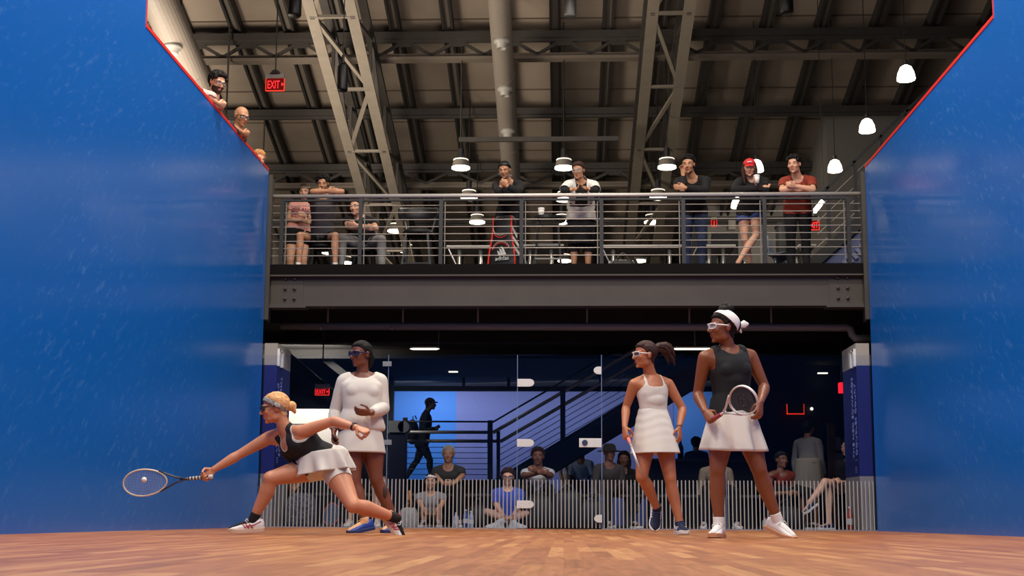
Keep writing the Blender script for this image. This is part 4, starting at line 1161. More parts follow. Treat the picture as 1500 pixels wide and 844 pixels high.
        if style == 'bald': wear('hair', mh, lambda D: (D['b'] == 'head') & (D['hu'] > -.06) & (D['hu'] < .045) & (D['hf'] < -.01) & ~((np.abs(D['hr']) > .069) & (D['hf'] > -.045) & (D['hu'] < .03)), h.get('off', .004), extra=ext, sm=2, thick=.002, feather=4)
        else: wear('hair', mh, hm, h.get('off', .012), extra=ext, wr=h.get('wr', .002), wf=h.get('wf', 90), sm=2, thick=.004, feather=max(4, int(.06/vox)))
    # facial hair
    if o.get('beard'):
        wear('beard', o['beard'], lambda D: (D['b'] == 'head') & (D['hu'] < -.035) & (D['hf'] > -.0) & ~((np.abs(D['hr']) < .021) & (D['hu'] > -.074) & (D['hu'] < -.049)) & (D['hu'] > -.115), .003, sm=1)
    # clothes
    for g in o.get('clothes', []):
        g = dict(g); nm = g.pop('name'); m = g.pop('m'); mask = g.pop('mask'); lb = g.pop('label', None)
        if nm == 'sock':
            for q in 'AB':
                w = wear(nm, m, (lambda D, q=q: mask(D) & np.array([x[-1] == q for x in TAGS])[bi]), **g)
            continue
        w = wear(nm, m, mask, **g)
        if w is not None and lb: w['label'] = lb
    # shoes
    for q in 'AB':
        sh = o.get('shoes')
        if sh: shoe(root, J['an'+q], J['ft'+q], J['up'+q], s*sh.get('k', 1), sh)
    # eyewear
    if o.get('glasses'): glasses(root, D, o['glasses'])
    return root, D

def shoe(root, an, ft, up, s, sh):
    ft = nrm(ft); up = orth(up, ft); sd = ft.cross(up)
    org = an - up*.088*s
    Lp = lambda f, x, z: org + ft*(f*s) + sd*(x*s) + up*(z*s)
    st = [(-.080, .016, .060, .030), (-.072, .028, .088, 0), (-.05, .033, .098, 0), (-.015, .035, .094, 0), (.03, .037, .086, 0), (.075, .043, .068, 0), (.115, .046, .054, 0), (.15, .041, .045, 0), (.172, .028, .037, 0), (.182, .012, .028, 0)]
    b = MB(); R = []
    for f, w, h, _ in st:
        z0 = .012; zc = (z0+h)/2; hh = (h-z0)/2
        R.append([Lp(f, w*(abs(math.cos(a))**.75)*(1 if math.cos(a) >= 0 else -1)*(1-.25*max(0, math.sin(a))*(1 if f > -.06 else .3)), zc+hh*(abs(math.sin(a))**.75)*(1 if math.sin(a) >= 0 else -1)) for a in [2*math.pi*i/20 for i in range(20)]])
    sh_o = sub(b.rings(R), 'shoe', sh['m'], root, smooth=True)
    b = MB(); R = []
    for f, w, h, _ in [(-.084, .014, 0, 0), (-.076, .030, 0, 0)] + st[2:-1] + [(.184, .016, 0, 0)]:
        w += .004; tz = .006 if f > .14 else 0
        R.append([Lp(f, -w, tz), Lp(f, w, tz), Lp(f, w+.001, .024+tz), Lp(f, w-.004, .028+tz), Lp(f, -w+.004, .028+tz), Lp(f, -w-.001, .024+tz)])
    sub(b.rings(R), 'sole', sh.get('sole') or mat('sole_white', '#e6e1d8', rough=.6), sh_o)
    if sh.get('lace'):
        b = MB()
        for f, z in ((.035, .087), (.055, .0795), (.075, .0715), (.095, .064)):
            b.tube([Lp(f, -.022, z-.006), Lp(f+.006, 0, z+.003), Lp(f, .022, z-.006)], .0035*s, seg=6)
        for q in (-1, 1): b.tube([Lp(.035, 0, .092), Lp(.045, q*.02, .098), Lp(.055, q*.032, .085), Lp(.04, q*.036, .07)], .0028*s, seg=6)
        sub(b, 'laces', sh['lace'], sh_o)
    if sh.get('stripe'):
        b = MB()
        for q in (-1, 1):
            for f0 in (.0, .028, .05):
                b.tube([Lp(f0, q*.0385, .026), Lp(f0+.012, q*.041, .045), Lp(f0+.028, q*.036, .064)], [.0035*s, .0045*s, .003*s], seg=6)
            b.tube([Lp(-.06, q*.031, .075), Lp(-.01, q*.038, .052), Lp(.05, q*.043, .045)], .003*s, seg=6)
        sub(b, 'stripes', sh['stripe'], sh_o)
    if sh.get('tongue'):
        sub(MB().tube([Lp(.02, 0, .085), Lp(.0, 0, .112), Lp(-.005, 0, .122)], [(.02*s, .005*s)]*3, seg=10, ref=sd, roundcap=True), 'tongue', sh['tongue'], sh_o)
    return sh_o

def glasses(root, D, g):
    HL = D['HL']; hs = D['H'][3]; hr, hf, hu, _ = D['H']
    fm = g['m']; b = MB(); k = g.get('k', 1.0); f0 = .101; rr = g.get('r', .0028)*hs
    lens = MB()
    for q in (-1, 1):
        pts = []
        for i in range(16):
            a = 2*math.pi*i/16; ca, sa = math.cos(a), math.sin(a)
            x = .034 + .028*k*(abs(ca)**.7)*(1 if ca >= 0 else -1); z = .004 + .0185*k*(abs(sa)**.7)*(1 if sa >= 0 else -1)
            f = f0 - .9*max(0, x-.018)**1.5*3.2
            pts.append(HL(q*x, f, z))
        b.tube(pts, rr, seg=6, closed=True)
        lens.bm.faces.new([lens.bm.verts.new(p) for p in pts])
        b.tube([HL(q*.062*k, f0-.030, .012), HL(q*.074, .05, .010), HL(q*.080, .0, .006), HL(q*.081, -.02, -.004)], g.get('temple', .003)*hs, seg=6)
    b.tube([HL(-.008, f0, .008), HL(0, f0+.004, .011), HL(.008, f0, .008)], rr*1.1, seg=6)
    e = sub(b, 'eyewear', fm, root, smooth=True)
    if g.get('brow'):
        x = sub(MB().tube([HL(-.060, f0-.026, .020), HL(-.03, f0-.002, .023), HL(0, f0+.004, .020), HL(.03, f0-.002, .023), HL(.060, f0-.026, .020)], [(.004*hs, .003*hs)]*5, seg=8, ref=hu), 'brow_bar', g['brow'], e, smooth=True)
    sub(lens, 'lens', g.get('lens') or mat('clear_lens', '#cfd6da', rough=.05, alpha=.25), e)

def band(D, name, m, root, lo, hi, off=.016, tilt=0, label=None, **k):
    """headband: the ring of head between two planes, tilted front to back"""
    def mk_(D):
        u = D['hu'] - D['hf']*tilt
        return (D['b'] == 'head') & (u > lo) & (u < hi)
    o = D['wear'](name, m, mk_, off, sm=4, thick=.004, **k)
    if o and label: o['label'] = label
    return o
def cap(D, root, m, brim=.075, lo=.048, panel=None):
    HL = D['HL']; hr, hf, hu, hs = D['H']
    def ext(r):
        R = []
        for i in range(9):
            t = i/8; f = .07+brim*t; w = .068*math.sqrt(max(.02, 1-(t*.93)**2.6))
            R.append([HL(x*w, f - .02*abs(x)**2, .056-.022*t-.012*abs(x)**2+dz) for x, dz in [(-1, 0), (-.6, 0), (-.2, 0), (.2, 0), (.6, 0), (1, 0), (1, -.004), (.6, -.004), (.2, -.004), (-.2, -.004), (-.6, -.004), (-1, -.004)]])
        r.rings(R)
        r.ell(HL(0, -.018, .128), .007*hs, None, 8)
    return D['wear']('cap', m, lambda D: (D['b'] == 'head') & (D['hu'] > lo + np.clip(-D['hf'], 0, .1)*.25), .015, sm=5, extra=ext)

def m_top(hem=-.05, sleeve=.55, nw=.075, nd=.16, ndb=.06, arm_w=None):
    """shirt mask; sleeve 0 none, .5 short, 1 + t long"""
    def f(D):
        b, t, tt, lat, fw = D['b'], D['t'], D['tt'], D['lat'], D['fw']
        m = np.isin(b, ['torso', 'clA', 'clB']) & (tt > hem) & (tt < 1.16) & ~((np.abs(lat) < nw) & (tt > .985) & (nd > .05))
        m |= np.isin(b, ['thA', 'thB']) & (tt > hem) & (t < .22)
        if nd < .05: m |= (b == 'neck') & (D['t'] < .1)
        nk = np.where(fw > -.01, nd, ndb)
        m &= ~(((lat/nw)**2 + ((1.06-tt)/(nk+.06))**2 < 1) & (tt > .3))
        if sleeve > 0:
            m |= np.isin(b, ['uaA', 'uaB']) & (t < min(sleeve, 1.2))
            if sleeve > 1: m |= np.isin(b, ['faA', 'faB']) & (t < sleeve-1)
            m |= np.isin(b, ['uaA', 'uaB']) & (t < 0)
        elif arm_w:
            m &= ~((np.abs(lat) > arm_w) & (tt > .70))
        return m
    return f
def m_straps(hem, top_f, top_b, inner, wt, curve=.02, tmax=.99):
    """strappy top: a scooped neckline between two straps, armholes cut to the half width table wt = [(height, half width)]"""
    def f(D):
        b, tt, lat, fw = D['b'], D['tt'], np.abs(D['lat']), D['fw']
        m = np.isin(b, ['torso', 'clA', 'clB', 'uaA', 'uaB']) & (tt > hem) & (tt < tmax) & ~(np.isin(b, ['uaA', 'uaB']) & (D['t'] > .12))
        m &= lat < np.interp(tt, [x[0] for x in wt], [x[1] for x in wt])
        top = np.where(fw > 0, top_f, top_b) + curve*(lat/inner)**4
        return m & ((tt < top) | (lat > inner))
    return f
def m_legs(top=.12, th=2, ca=-1):
    def f(D):
        b, t, tt = D['b'], D['t'], D['tt']
        m = (b == 'torso') & (tt < top)
        m |= np.isin(b, ['thA', 'thB']) & (t < th) & ((tt < max(top, .15)) | (t > .3))
        m |= np.isin(b, ['caA', 'caB']) & (t < ca)
        return m
    return f
def m_sock(t0=.8):
    return lambda D: (np.isin(D['b'], ['caA', 'caB']) & (D['t'] > t0)) | np.isin(D['b'], ['ftA', 'ftB'])

def skirt(root, name, m, top, down, lat, fwd, uv0, uv1, length, folds=9, amp=.012, curve=0, label=None, rows=14, thick=.004, sway=(0, 0), seed=1, ruche=0, hemfn=None):
    """flared skirt from the waist ring to the hem ring"""
    top = V(top); down = nrm(down); lat = orth(lat, down); fwd = orth(fwd, down)
    n = 120; R0 = []
    rnd = random.Random(seed); ph = [rnd.random()*6.28 for _ in range(4)]
    def ringp(t, ins):
        e = t**(.75)
        u = uv0[0]*(1-e)+uv1[0]*e - ins; v = uv0[1]*(1-e)+uv1[1]*e - ins
        rz = lambda a: ruche*math.sin(t*34+1.6*math.sin(2*a+ph[1])+math.sin(3*a+ph[0]))*min(1, max(0, 1.25-1.3*t))
        out = []
        for i in range(n):
            a = 2*math.pi*i/n
            w = amp*(t**1.3)*(math.sin(folds*a+ph[0]+.6*math.sin(2*a+ph[1])) + .45*math.sin(folds*1.7*a+ph[2]+t))
            w += rz(a)
            cu = (abs(math.cos(a))**.9)*(1 if math.cos(a) >= 0 else -1); cv = (abs(math.sin(a))**.9)*(1 if math.sin(a) >= 0 else -1)
            ln = length*t*(1 + (hemfn(a) if hemfn else 0))
            out.append(top + down*ln + lat*((u+w)*cu + sway[0]*t) + fwd*((v+w)*cv + sway[1]*t) + down*curve*t*math.sin(folds*a+ph[0])*.3)
        return out
    b = MB(); rings = [ringp(i/rows, 0) for i in range(rows+1)] + [ringp(i/rows, thick) for i in range(rows, -1, -1)]
    vs = [[b.bm.verts.new(p) for p in r] for r in rings]
    for A, B in zip(vs, vs[1:]+vs[:1]):
        for i in range(n): b.bm.faces.new((A[i], A[(i+1) % n], B[(i+1) % n], B[i]))
    o = sub(b, name, m, root, smooth=True)
    if label: o['label'] = label
    return o

# ---------------------------------------------------------------- racket
def racket(butt, axis, nrmv, label, frame, bump, grip, gripring, strings, shaftm, L=.686, logo=None, hw=.107, hl=.165):
    butt = V(butt); a = nrm(axis); nn = orth(nrmv, a); w = a.cross(nn)
    o = thing('squash_racket', butt, label, 'racket')
    Pn = lambda l, x, z=0: butt + a*l + w*x + nn*z
    hc = L-hl-.008
    pts = []
    for i in range(48):
        t = 2*math.pi*i/48; c, s_ = math.cos(t), math.sin(t)
        ww = hw*(1-.16*(1-c)/2*1.0)
        pts.append(Pn(hc+hl*c, ww*s_*(1 if c > -.5 else 1)))
    sub(MB().tube(pts, [(.010, .0062)]*48, seg=8, ref=nn, closed=True), 'head_frame', frame, o, smooth=True)
    sb = MB(); 
    for i in range(-8, 9):
        x = hw*.98*i/9; q = math.sqrt(max(0, 1-(i/9)**2))*hl*.96
        sb.cyl(Pn(hc-q, x), Pn(hc+q, x), .0009, seg=5)
    for i in range(-11, 12):
        l = hl*.96*i/12; q = math.sqrt(max(0, 1-(i/12)**2))*hw*(1-.16*(1-i/12)/2)*.98
        sb.cyl(Pn(hc+l, -q, .0008), Pn(hc+l, q, .0008), .0009, seg=5)
    sub(sb, 'string_bed', strings, o)
    hb = hc-hl
    th = MB()
    for q in (-1, 1):
        th.tube([Pn(hb+.055, q*hw*.72), Pn(hb+.0, q*.052), Pn(hb-.06, q*.024), Pn(hb-.115, q*.008)], [(.009, .0065)]*3+[(.010, .008)], seg=8, ref=nn)
    th.tube([Pn(hb-.10, 0), Pn(.17, 0)], [.0105, .0095], seg=10)
    sub(th, 'shaft', shaftm, o, smooth=True)
    if logo:
        lb = MB(); lb.tube([Pn(hc+.05*math.cos(t), .045*math.sin(t), .0012) for t in np.linspace(0, 2*math.pi, 24, endpoint=False)], .004, seg=5, closed=True)
        lb.tube([Pn(hc-.03, -.02, .0012), Pn(hc, .015, .0012), Pn(hc+.03, -.012, .0012)], .004, seg=5); sub(lb, 'string_stencil', logo, o)
    gr = sub(MB().lathe([(0, 0), (.0165, 0), (.0175, .012), (.0145, .03), (.0138, .15), (.0125, .185), (.010, .19), (0, .19)], butt, 20, a), 'grip', grip, o, smooth=True)
    if gripring:
        rb = MB()
        for l in np.arange(.03, .18, .024): rb.lathe([(.0148, l), (.0152, l+.003), (.0152, l+.008), (.0148, l+.011)], butt, 20, a)
        sub(rb, 'grip_wrap', gripring, gr, smooth=True)
    return o
# ================================================================ the four players
SK1 = mat('skin_fair', '#c2805c', rough=.48, var=.06, vscale=9, sss=.08)
SK2 = mat('skin_deep', '#744029', rough=.45, var=.06, vscale=9, sss=.05)
SK3 = mat('skin_warm', '#ae6b45', rough=.46, var=.06, vscale=9, sss=.08)
SK4 = mat('skin_brown', '#824a2a', rough=.45, var=.06, vscale=9, sss=.06)
MBLACKC = mat('black_jersey', '#0e0d0e', rough=.85, bump=.15, bscale=300)
MWHITEC = mat('white_jersey', '#d2cabe', rough=.85, bump=.12, bscale=250)
def HJ(px, py, Y): return W(px, py, Y)
def mkJ(Y0, **k):
    J = {}
    for a, v in k.items():
        if len(v) == 3 and a not in ('hf', 'hu', 'ftA', 'ftB', 'upA', 'upB'): J[a] = W(v[0], v[1], Y0+v[2])
        else: J[a] = V(v)
    J['ftA'].normalize(); J['ftB'].normalize()
    return J
def limbs(n, J):
    if not globals().get('DEBUGL'): return
    for a, b in (('shA', 'elA'), ('elA', 'wrA'), ('shB', 'elB'), ('elB', 'wrB'), ('hpA', 'knA'), ('knA', 'anA'), ('hpB', 'knB'), ('knB', 'anB'), ('pel', 'neck'), ('shA', 'shB'), ('hpA', 'hpB')):
        print(n, a, b, round((J[a]-J[b]).length, 3))
    print(n, 'ankles z', round(J['anA'].z, 3), round(J['anB'].z, 3))

# --- lunging player in black top
J = mkJ(9.5, pel=(478, 680, 0), neck=(421, 631, -.10), head=(402, 598, -.13), hf=(-.95, -.25, -.16), hu=(-.1, 0, 1),
        shA=(395, 641, .02), shB=(441, 633, -.20), elA=(349, 667, -.02), wrA=(313, 688, -.07), elB=(488, 617, -.24), wrB=(523, 627, -.30),
        hpA=(466, 684, .06), hpB=(489, 686, -.08), knA=(396, 701, -.16), anA=(370, 760, -.12), knB=(517, 741, -.28), anB=(581, 759, -.05),
        ftA=(-1, -.15, -.06), ftB=(.62, .1, -.78), upA=(0, 0, 1), upB=(.75, -.2, .6))
J['anA'] = WZ(371, 9.38, .105)
limbs('P1', J)
wA = J['wrA']; rk_dir = nrm(W(212, 707, 9.42)-W(303, 699, 9.42))
hA = mat('hair_blond', '#d8a168', rough=.6, var=.25, vscale=60, bump=.5, bscale=120)
def bun1(r, HL, hr, hf, hu, hs):
    r.ell(HL(0, -.125, .0), (.036*hs, .040*hs, .036*hs), (hr, hf, hu)); r.tube([HL(0, -.10, -.0), HL(0, -.14, -.02), HL(.01, -.145, -.05)], [.03*hs, .03*hs, .012*hs], seg=10, roundcap=True)
root, D = person('lunging player in black tank top and white skirt stretching a racket low to the wall', J, dict(
    s=1.0, sex='f', fat=1.18, limb=1.08, thigh=1.05, arm=1.02, bust=1.05, vox=.0042, skin=SK1, lipcol='#b8655a',
    hands={'A': dict(d=nrm(rk_dir*.55+V((0, -.1, -.55))), th=nrm(rk_dir), c=.86, spread=0), 'B': dict(d=nrm(W(541, 634, 9.15)-W(523, 627, 9.2)), th=V((-.2, -.8, -.5)), c=.85, spread=0)},
    hair=dict(m=hA, style='tied', ext=bun1, off=.010, wr=.0015), shoes=dict(m=mat('shoe_white', '#ece7e0', rough=.5), lace=MWHITE, stripe=mat('shoe_red', '#b8301f', rough=.5), tongue=mat('tongue_red', '#d8302a', rough=.6), sole=mat('sole_gum', '#d8b89a', rough=.6), k=1.0),
    clothes=[dict(name='top', m=MBLACKC, mask=m_straps(.16, .76, .84, .050, [(.56, .3), (.64, .155), (.72, .125), (.82, .104), (.95, .096)], .06, 1.08), off=.011, wr=.0012, wf=30, sm=8),
             dict(name='under_top', m=MWHITEC, mask=m_straps(.5, .785, .86, .042, [(.58, .3), (.66, .165), (.74, .137), (.84, .112), (.95, .104)], .06, 1.06), off=.006, sm=6),
             dict(name='under_shorts', m=MWHITEC, mask=lambda D: ((D['b'] == 'thB') & (D['t'] < .36)) | ((D['b'] == 'thA') & (D['t'] < .16)) | ((D['b'] == 'torso') & (D['tt'] < .15)), off=.006, sm=4),
             dict(name='sock', m=mat('sock_black', '#161414', rough=.9), mask=m_sock(.83), off=.004, sm=2)],
    glasses=dict(m=mat('goggle_dark', '#241c1c', rough=.3), lens=mat('goggle_lens', '#20242c', rough=.08, alpha=.75), temple=.0042, r=.0035)))
band(D, 'headband', mat('band_pattern', '#8d8a84', rough=.8, var=.75, vscale=70), root, .008, .044, .014, tilt=.8, label='black and white patterned headband')
P1, D1 = root, D
ax1 = nrm(J['neck']-J['pel']); lat1 = nrm(J['hpB']-J['hpA']); 
skirt(root, 'skirt', MWHITEC, W(471, 663, 9.47), (.16, -.03, -1), (.97, -.12, .2), (0, -1, 0), (.188, .170), (.232, .222), .160, folds=9, amp=.028, seed=4)
w, d, th, pn = J['handB']
sub(MB().tube([w - d*.03 + (th*math.cos(a)*.033 + pn*math.sin(a)*.027) for a in np.linspace(0, 2*math.pi, 20, endpoint=False)], [(.009, .004)]*20, seg=8, ref=d, closed=True), 'wristband', mat('watch_black', '#15130f', rough=.4), root, smooth=True)
sub(MB().box(w-d*.042+th*.0+pn*-.036-V((.006, .006, .006)), w-d*.03-pn*.03+V((.008, .008, .008))), 'watch_face', mat('watch_silver', '#cfcac2', rough=.3, metal=.5), root)
w, d, th, pn = J['handA']
gc = w + d*.086 + pn*.020
racket(gc - rk_dir*.062, rk_dir, V((.1, -1, -.12)), 'cream framed squash racket stretched out low by the lunging player', mat('frame_cream', '#d9c3a2', rough=.4), None, mat('grip_grey', '#c9c4b8', rough=.8), mat('grip_black', '#2e2c2e', rough=.8), mat('string_pale', '#a9b6d6', rough=.4), mat('shaft_dark', '#2a2630', rough=.35))
bc = W(211, 703, 9.30)
solo(MB().ell(bc, .0205, None, 24), 'squash_ball', mat('ball_white', '#e8d8cc', rough=.6), bc, 'small pale squash ball in front of the strings of the cream racket', 'ball', smooth=True)

# --- player in white long sleeves
J = mkJ(10.7, pel=(528, 631, 0), neck=(531, 549, 0), head=(528, 519, -.04), hf=(-.62, -.78, -.08), hu=(0, 0, 1),
        shA=(505, 559, -.02), shB=(556, 559, .03), elA=(491, 603, .02), wrA=(489, 632, -.08), elB=(562, 598, .03), wrB=(543, 605, -.24),
        hpA=(515, 639, -.02), hpB=(543, 639, .03), knA=(519, 704, -.08), anA=(533, 762, -.06), knB=(551, 703, .0), anB=(577, 759, .10),
        ftA=(-.72, -.70, -.16), ftB=(-.45, -.85, -.1))
J['anA'] = WZ(534, 10.6, .10); J['anB'] = WZ(578, 10.75, .098)
limbs('P2', J)
hB = mat('hair_black', '#120f0e', rough=.62, spec=.25, bump=.5, bscale=120)
def pony2(r, HL, hr, hf, hu, hs): r.tube([HL(0, -.10, .01), HL(.01, -.125, -.03), HL(.03, -.12, -.09), HL(.035, -.105, -.13)], [.032*hs, .036*hs, .032*hs, .012*hs], seg=12, roundcap=True)
root, D = person('standing player in white long sleeved shirt and white skirt wearing dark goggles', J, dict(
    s=.99, sex='f', belly=.02, fat=1.18, limb=1.12, arm=1.10, bust=1.05, thigh=1.1, vox=.0042, skin=SK2, lipcol='#7c4038',
    hands={'B': dict(d=nrm(V((-1, -.3, .05))), th=V((0, -.6, .8)), c=.32, spread=.12), 'A': dict(d=V((0, -.1, -1)), th=V((-.2, -1, 0)), c=.6)},
    hair=dict(m=hB, style='tied', ext=pony2, off=.009, wr=.001), shoes=dict(m=mat('shoe_blue', '#1f3f92', rough=.5), lace=mat('lace_orange', '#e0a45c', rough=.7), sole=mat('sole_navy', '#22305e', rough=.6), k=1.0),
    clothes=[dict(name='shirt', m=MWHITEC, mask=m_top(.0, 1.9, .098, .08, .03), off=.018, wr=.003, wf=24, sm=34, feather=5),
             dict(name='sock', m=mat('sock_orange', '#d8a878', rough=.9), mask=m_sock(.93), off=.003, sm=2)],
    glasses=dict(m=mat('goggle_navy', '#1a2140', rough=.25), lens=mat('goggle_lens2', '#20284a', rough=.08, alpha=.6), temple=.006, r=.005, k=1.05)))
ax = nrm(J['neck']-J['pel']); lat = nrm(J['hpB']-J['hpA']); fw = lat.cross(V((0, 0, 1)))
skirt(root, 'skirt', MWHITEC, J['pel']+ax*.03, (0, 0, -1), lat, fw, (.170, .130), (.216, .176), .22, folds=6, amp=.005, seed=3)
sub(MB().ell(J['knB'].lerp(J['anB'], .3)+V((.032, -.030, 0)), (.020, .018, .055)), 'tattoo', mat('tattoo', '#3a2a26', rough=.6), root, smooth=True)
w, d, th, pn = J['handA']; gc = w+d*.085+pn*.026; ad = nrm(V((.15, .75, -.65)))
racket(gc-ad*.06, ad, V((1, .1, .3)), 'dark squash racket held at the side by the player in long sleeves', mat('frame_dark', '#26262c', rough=.4), None, mat('grip_dark', '#2a2226', rough=.8), None, mat('string_pale', ''), mat('shaft_dark', ''))

# --- player in white dress
J = mkJ(10.6, pel=(958, 628, 0), neck=(953, 552, 0), head=(944, 520, -.06), hf=(-.93, -.36, -.05), hu=(.04, 0, 1),
        shA=(929, 563, -.06), shB=(979, 563, .06), elA=(917, 597, .0), wrA=(915, 626, -.14), elB=(1000, 599, .06), wrB=(995, 626, -.06),
        hpA=(947, 636, -.03), hpB=(971, 636, .03), knA=(940, 699, -.11), anA=(962, 746, .06), knB=(982, 702, -.06), anB=(996, 763, -.05),
        ftA=(-.1, -.45, -.88), ftB=(.15, -.98, 0), upA=(.15, -.85, .45))
J['anB'] = WZ(996, 10.5, .092); J['anA'] = WZ(963, 10.62, .215)
limbs('P3', J)
hC = mat('hair_brown', '#3a211b', rough=.62, spec=.3, var=.3, vscale=60, bump=.5, bscale=120); hCr = mat('hair_auburn', '#6e3b38', rough=.6, var=.35, vscale=70)
def pony3(r, HL, hr, hf, hu, hs):
    rnd = random.Random(3)
    for i in range(26):
        a, c = rnd.uniform(-1, 1), rnd.uniform(-1, 1); L = rnd.uniform(.75, 1.1)
        r.tube([HL(0+.012*a, -.10, .045+.012*c), HL(.015*a, -.10-.05*L, .068+.02*c), HL(.025*a, -.10-.11*L, .058+.035*c), HL(.03*a, -.10-.155*L, .02+.06*c), HL(.03*a, -.10-.17*L, -.02+.06*c-.02*L)],
               [.014*hs, .018*hs, .019*hs, .014*hs, .003*hs], seg=7, roundcap=True)
root, D = person('player in a white strappy tennis dress with flying brown ponytail', J, dict(
    s=.985, sex='f', fat=.93, limb=1.0, arm=.97, bust=.78, vox=.0042, skin=SK3, lipcol='#a85248',
    hands={'A': dict(d=nrm(V((.05, -.35, -.9))), th=V((.5, -.8, .1)), c=.82, spread=0), 'B': dict(d=nrm(V((.03, -.2, -1))), th=V((-.5, -.85, 0)), c=.35, spread=.15)},
    hair=dict(m=hC, style='tied', ext=pony3, off=.011, wr=.0012), shoes=dict(m=mat('shoe_navy', '#1d2b50', rough=.55), lace=mat('lace_navy', '#33477e', rough=.7), stripe=mat('shoe_stripe_white', '#e8e8ea', rough=.5), k=.98),
    clothes=[dict(name='dress', m=MWHITEC, mask=m_straps(.02, .775, .80, .070, [(.60, .3), (.68, .150), (.75, .128), (.80, .105), (.835, .092), (1, .084)], .03, 1.02), off=.007, wr=.0012, wf=42, sm=8),
             dict(name='sock', m=mat('sock_navy', '#1c2238', rough=.9), mask=m_sock(.95), off=.003, sm=2)],
    glasses=dict(m=mat('goggle_white', '#e9e9ec', rough=.3), lens=mat('goggle_lens3', '#30343c', rough=.08, alpha=.6), temple=.0042, r=.0022, brow=mat('goggle_white', ''))))
ax = nrm(J['neck']-J['pel']); lat = nrm(J['hpB']-J['hpA']); fw = lat.cross(V((0, 0, 1)))
skirt(root, 'dress_skirt', MWHITEC, J['pel']+ax*.175, nrm(V((.02, 0, -1))), lat, fw, (.113, .087), (.202, .195), .385, sway=(0, .025), folds=5, amp=.006, seed=5, rows=44, ruche=.0016)
w, d, th, pn = J['handA']; gc = w+d*.085+pn*.024; ad = nrm(W(932, 674, 10.0)-gc)
racket(gc-ad*.05, ad, ad.cross(gc-CLOC), 'grey racket seen edge on, pointing down from the hand of the player in the dress', mat('frame_grey', '#b9b4ae', rough=.35, metal=.3), None, mat('grip_orange', '#e0a070', rough=.8), mat('grip_pink', '#e05a6a', rough=.8), mat('string_dark', '#3a3a40', rough=.5), mat('shaft_grey', '#8c8884', rough=.4), hl=.14)
w, d, th, pn = J['handB']
sub(MB().tube([w - d*.012 + (th*math.cos(a)*.028 + pn*math.sin(a)*.024) for a in np.linspace(0, 2*math.pi, 20, endpoint=False)], .0032, seg=6, closed=True), 'bracelet', mat('bracelet', '#5a3a2c', rough=.5), root, smooth=True)

# --- player in black sleeveless top with the white headband
J = mkJ(9.1, pel=(1073, 613, 0), neck=(1066, 512, .0), head=(1058, 480, -.05), hf=(-.95, -.30, -.02), hu=(.02, 0, 1),
        shA=(1033, 524, -.07), shB=(1099, 522, .07), elA=(1022, 578, .02), wrA=(1033, 603, -.17), elB=(1120, 567, .08), wrB=(1114, 589, -.12),
        hpA=(1058, 621, -.02), hpB=(1091, 621, .03), knA=(1051, 690, -.06), anA=(1052, 762, .0), knB=(1112, 688, -.04), anB=(1139, 757, .08),
        ftA=(-.33, -.94, 0), ftB=(.60, -.72, -.32))
J['anA'] = WZ(1053, 9.05, .092); J['anB'] = WZ(1139, 9.12, .125)
limbs('P4', J)
hD = mat('hair_dark', '#1a1311', rough=.65, spec=.25, var=.3, vscale=90, bump=.6, bscale=140)
def bun4(r, HL, hr, hf, hu, hs):
    for i, (x, f, u) in enumerate(((0, -.04, .128), (.02, -.02, .135), (-.02, -.05, .135), (0, -.03, .150), (.015, -.06, .13), (-.015, -.01, .125))): r.ell(HL(x, f, u), .034*hs, None, 12)
    r.ell(HL(0, -.10, .02), (.05*hs, .04*hs, .06*hs), (hr, hf, hu))
root, D = person('player in black sleeveless top and white skirt with a tied white headband', J, dict(
    s=1.02, sex='f', fat=1.0, limb=1.08, arm=1.03, bust=.9, thigh=1.03, vox=.0042, skin=SK4, lipcol='#8f4a40',
    hands={'A': dict(d=nrm(V((.25, -.55, -.45))), th=nrm(V((.75, -.6, .3))), c=.85, spread=0), 'B': dict(d=nrm(V((-.12, -.25, -.95))), th=V((-.6, -.75, 0)), c=.45, spread=.1)},
    hair=dict(m=hD, style='tied', ext=bun4, off=.012, wr=.002), shoes=dict(m=mat('shoe_cream', '#efe6da', rough=.55), lace=MWHITE, sole=mat('sole_gum2', '#cf9468', rough=.6), k=1.02),
    clothes=[dict(name='top', m=MBLACKC, mask=m_top(.02, 0, .076, .09, .03, .135), off=.014, wr=.0015, wf=26, sm=22, feather=5),
             dict(name='sock', m=mat('sock_white', '#ece6dc', rough=.9), mask=m_sock(.86), off=.005, sm=2)],
    glasses=dict(m=mat('goggle_white', ''), lens=mat('goggle_clear', '#cdd6dd', rough=.05, alpha=.3), temple=.005, r=.0028, brow=mat('goggle_white', ''))))
band(D, 'headband', mat('band_white', '#efe8de', rough=.85, bump=.1), root, .060, .136, .019, tilt=.85, label='wide white headband')
HL = D['HL']; hs = D['H'][3]
sub(MB().tube([HL(0, -.115, .015), HL(.0, -.14, .02), HL(.0, -.175, .03), HL(0, -.195, .03)], [(.012*hs, .008*hs), (.02*hs, .010*hs), (.028*hs, .012*hs), (.012*hs, .008*hs)], seg=12, ref=D['H'][2], roundcap=True)
    .tube([HL(0, -.115, .01), HL(.0, -.135, -.015), HL(.01, -.15, -.03)], [(.012*hs, .008*hs), (.014*hs, .008*hs), (.006*hs, .005*hs)], seg=12, ref=D['H'][2], roundcap=True), 'headband_knot', mat('band_white', ''), root, smooth=True)
ax = nrm(J['neck']-J['pel']); lat = nrm(J['hpB']-J['hpA']); fw = lat.cross(V((0, 0, 1)))
skirt(root, 'skirt', MWHITEC, J['pel']+ax*.07, (0, 0, -1), lat, fw, (.152, .116), (.236, .188), .30, sway=(.012, 0), folds=8, amp=.022, seed=8, hemfn=lambda a: .05*math.sin(a))
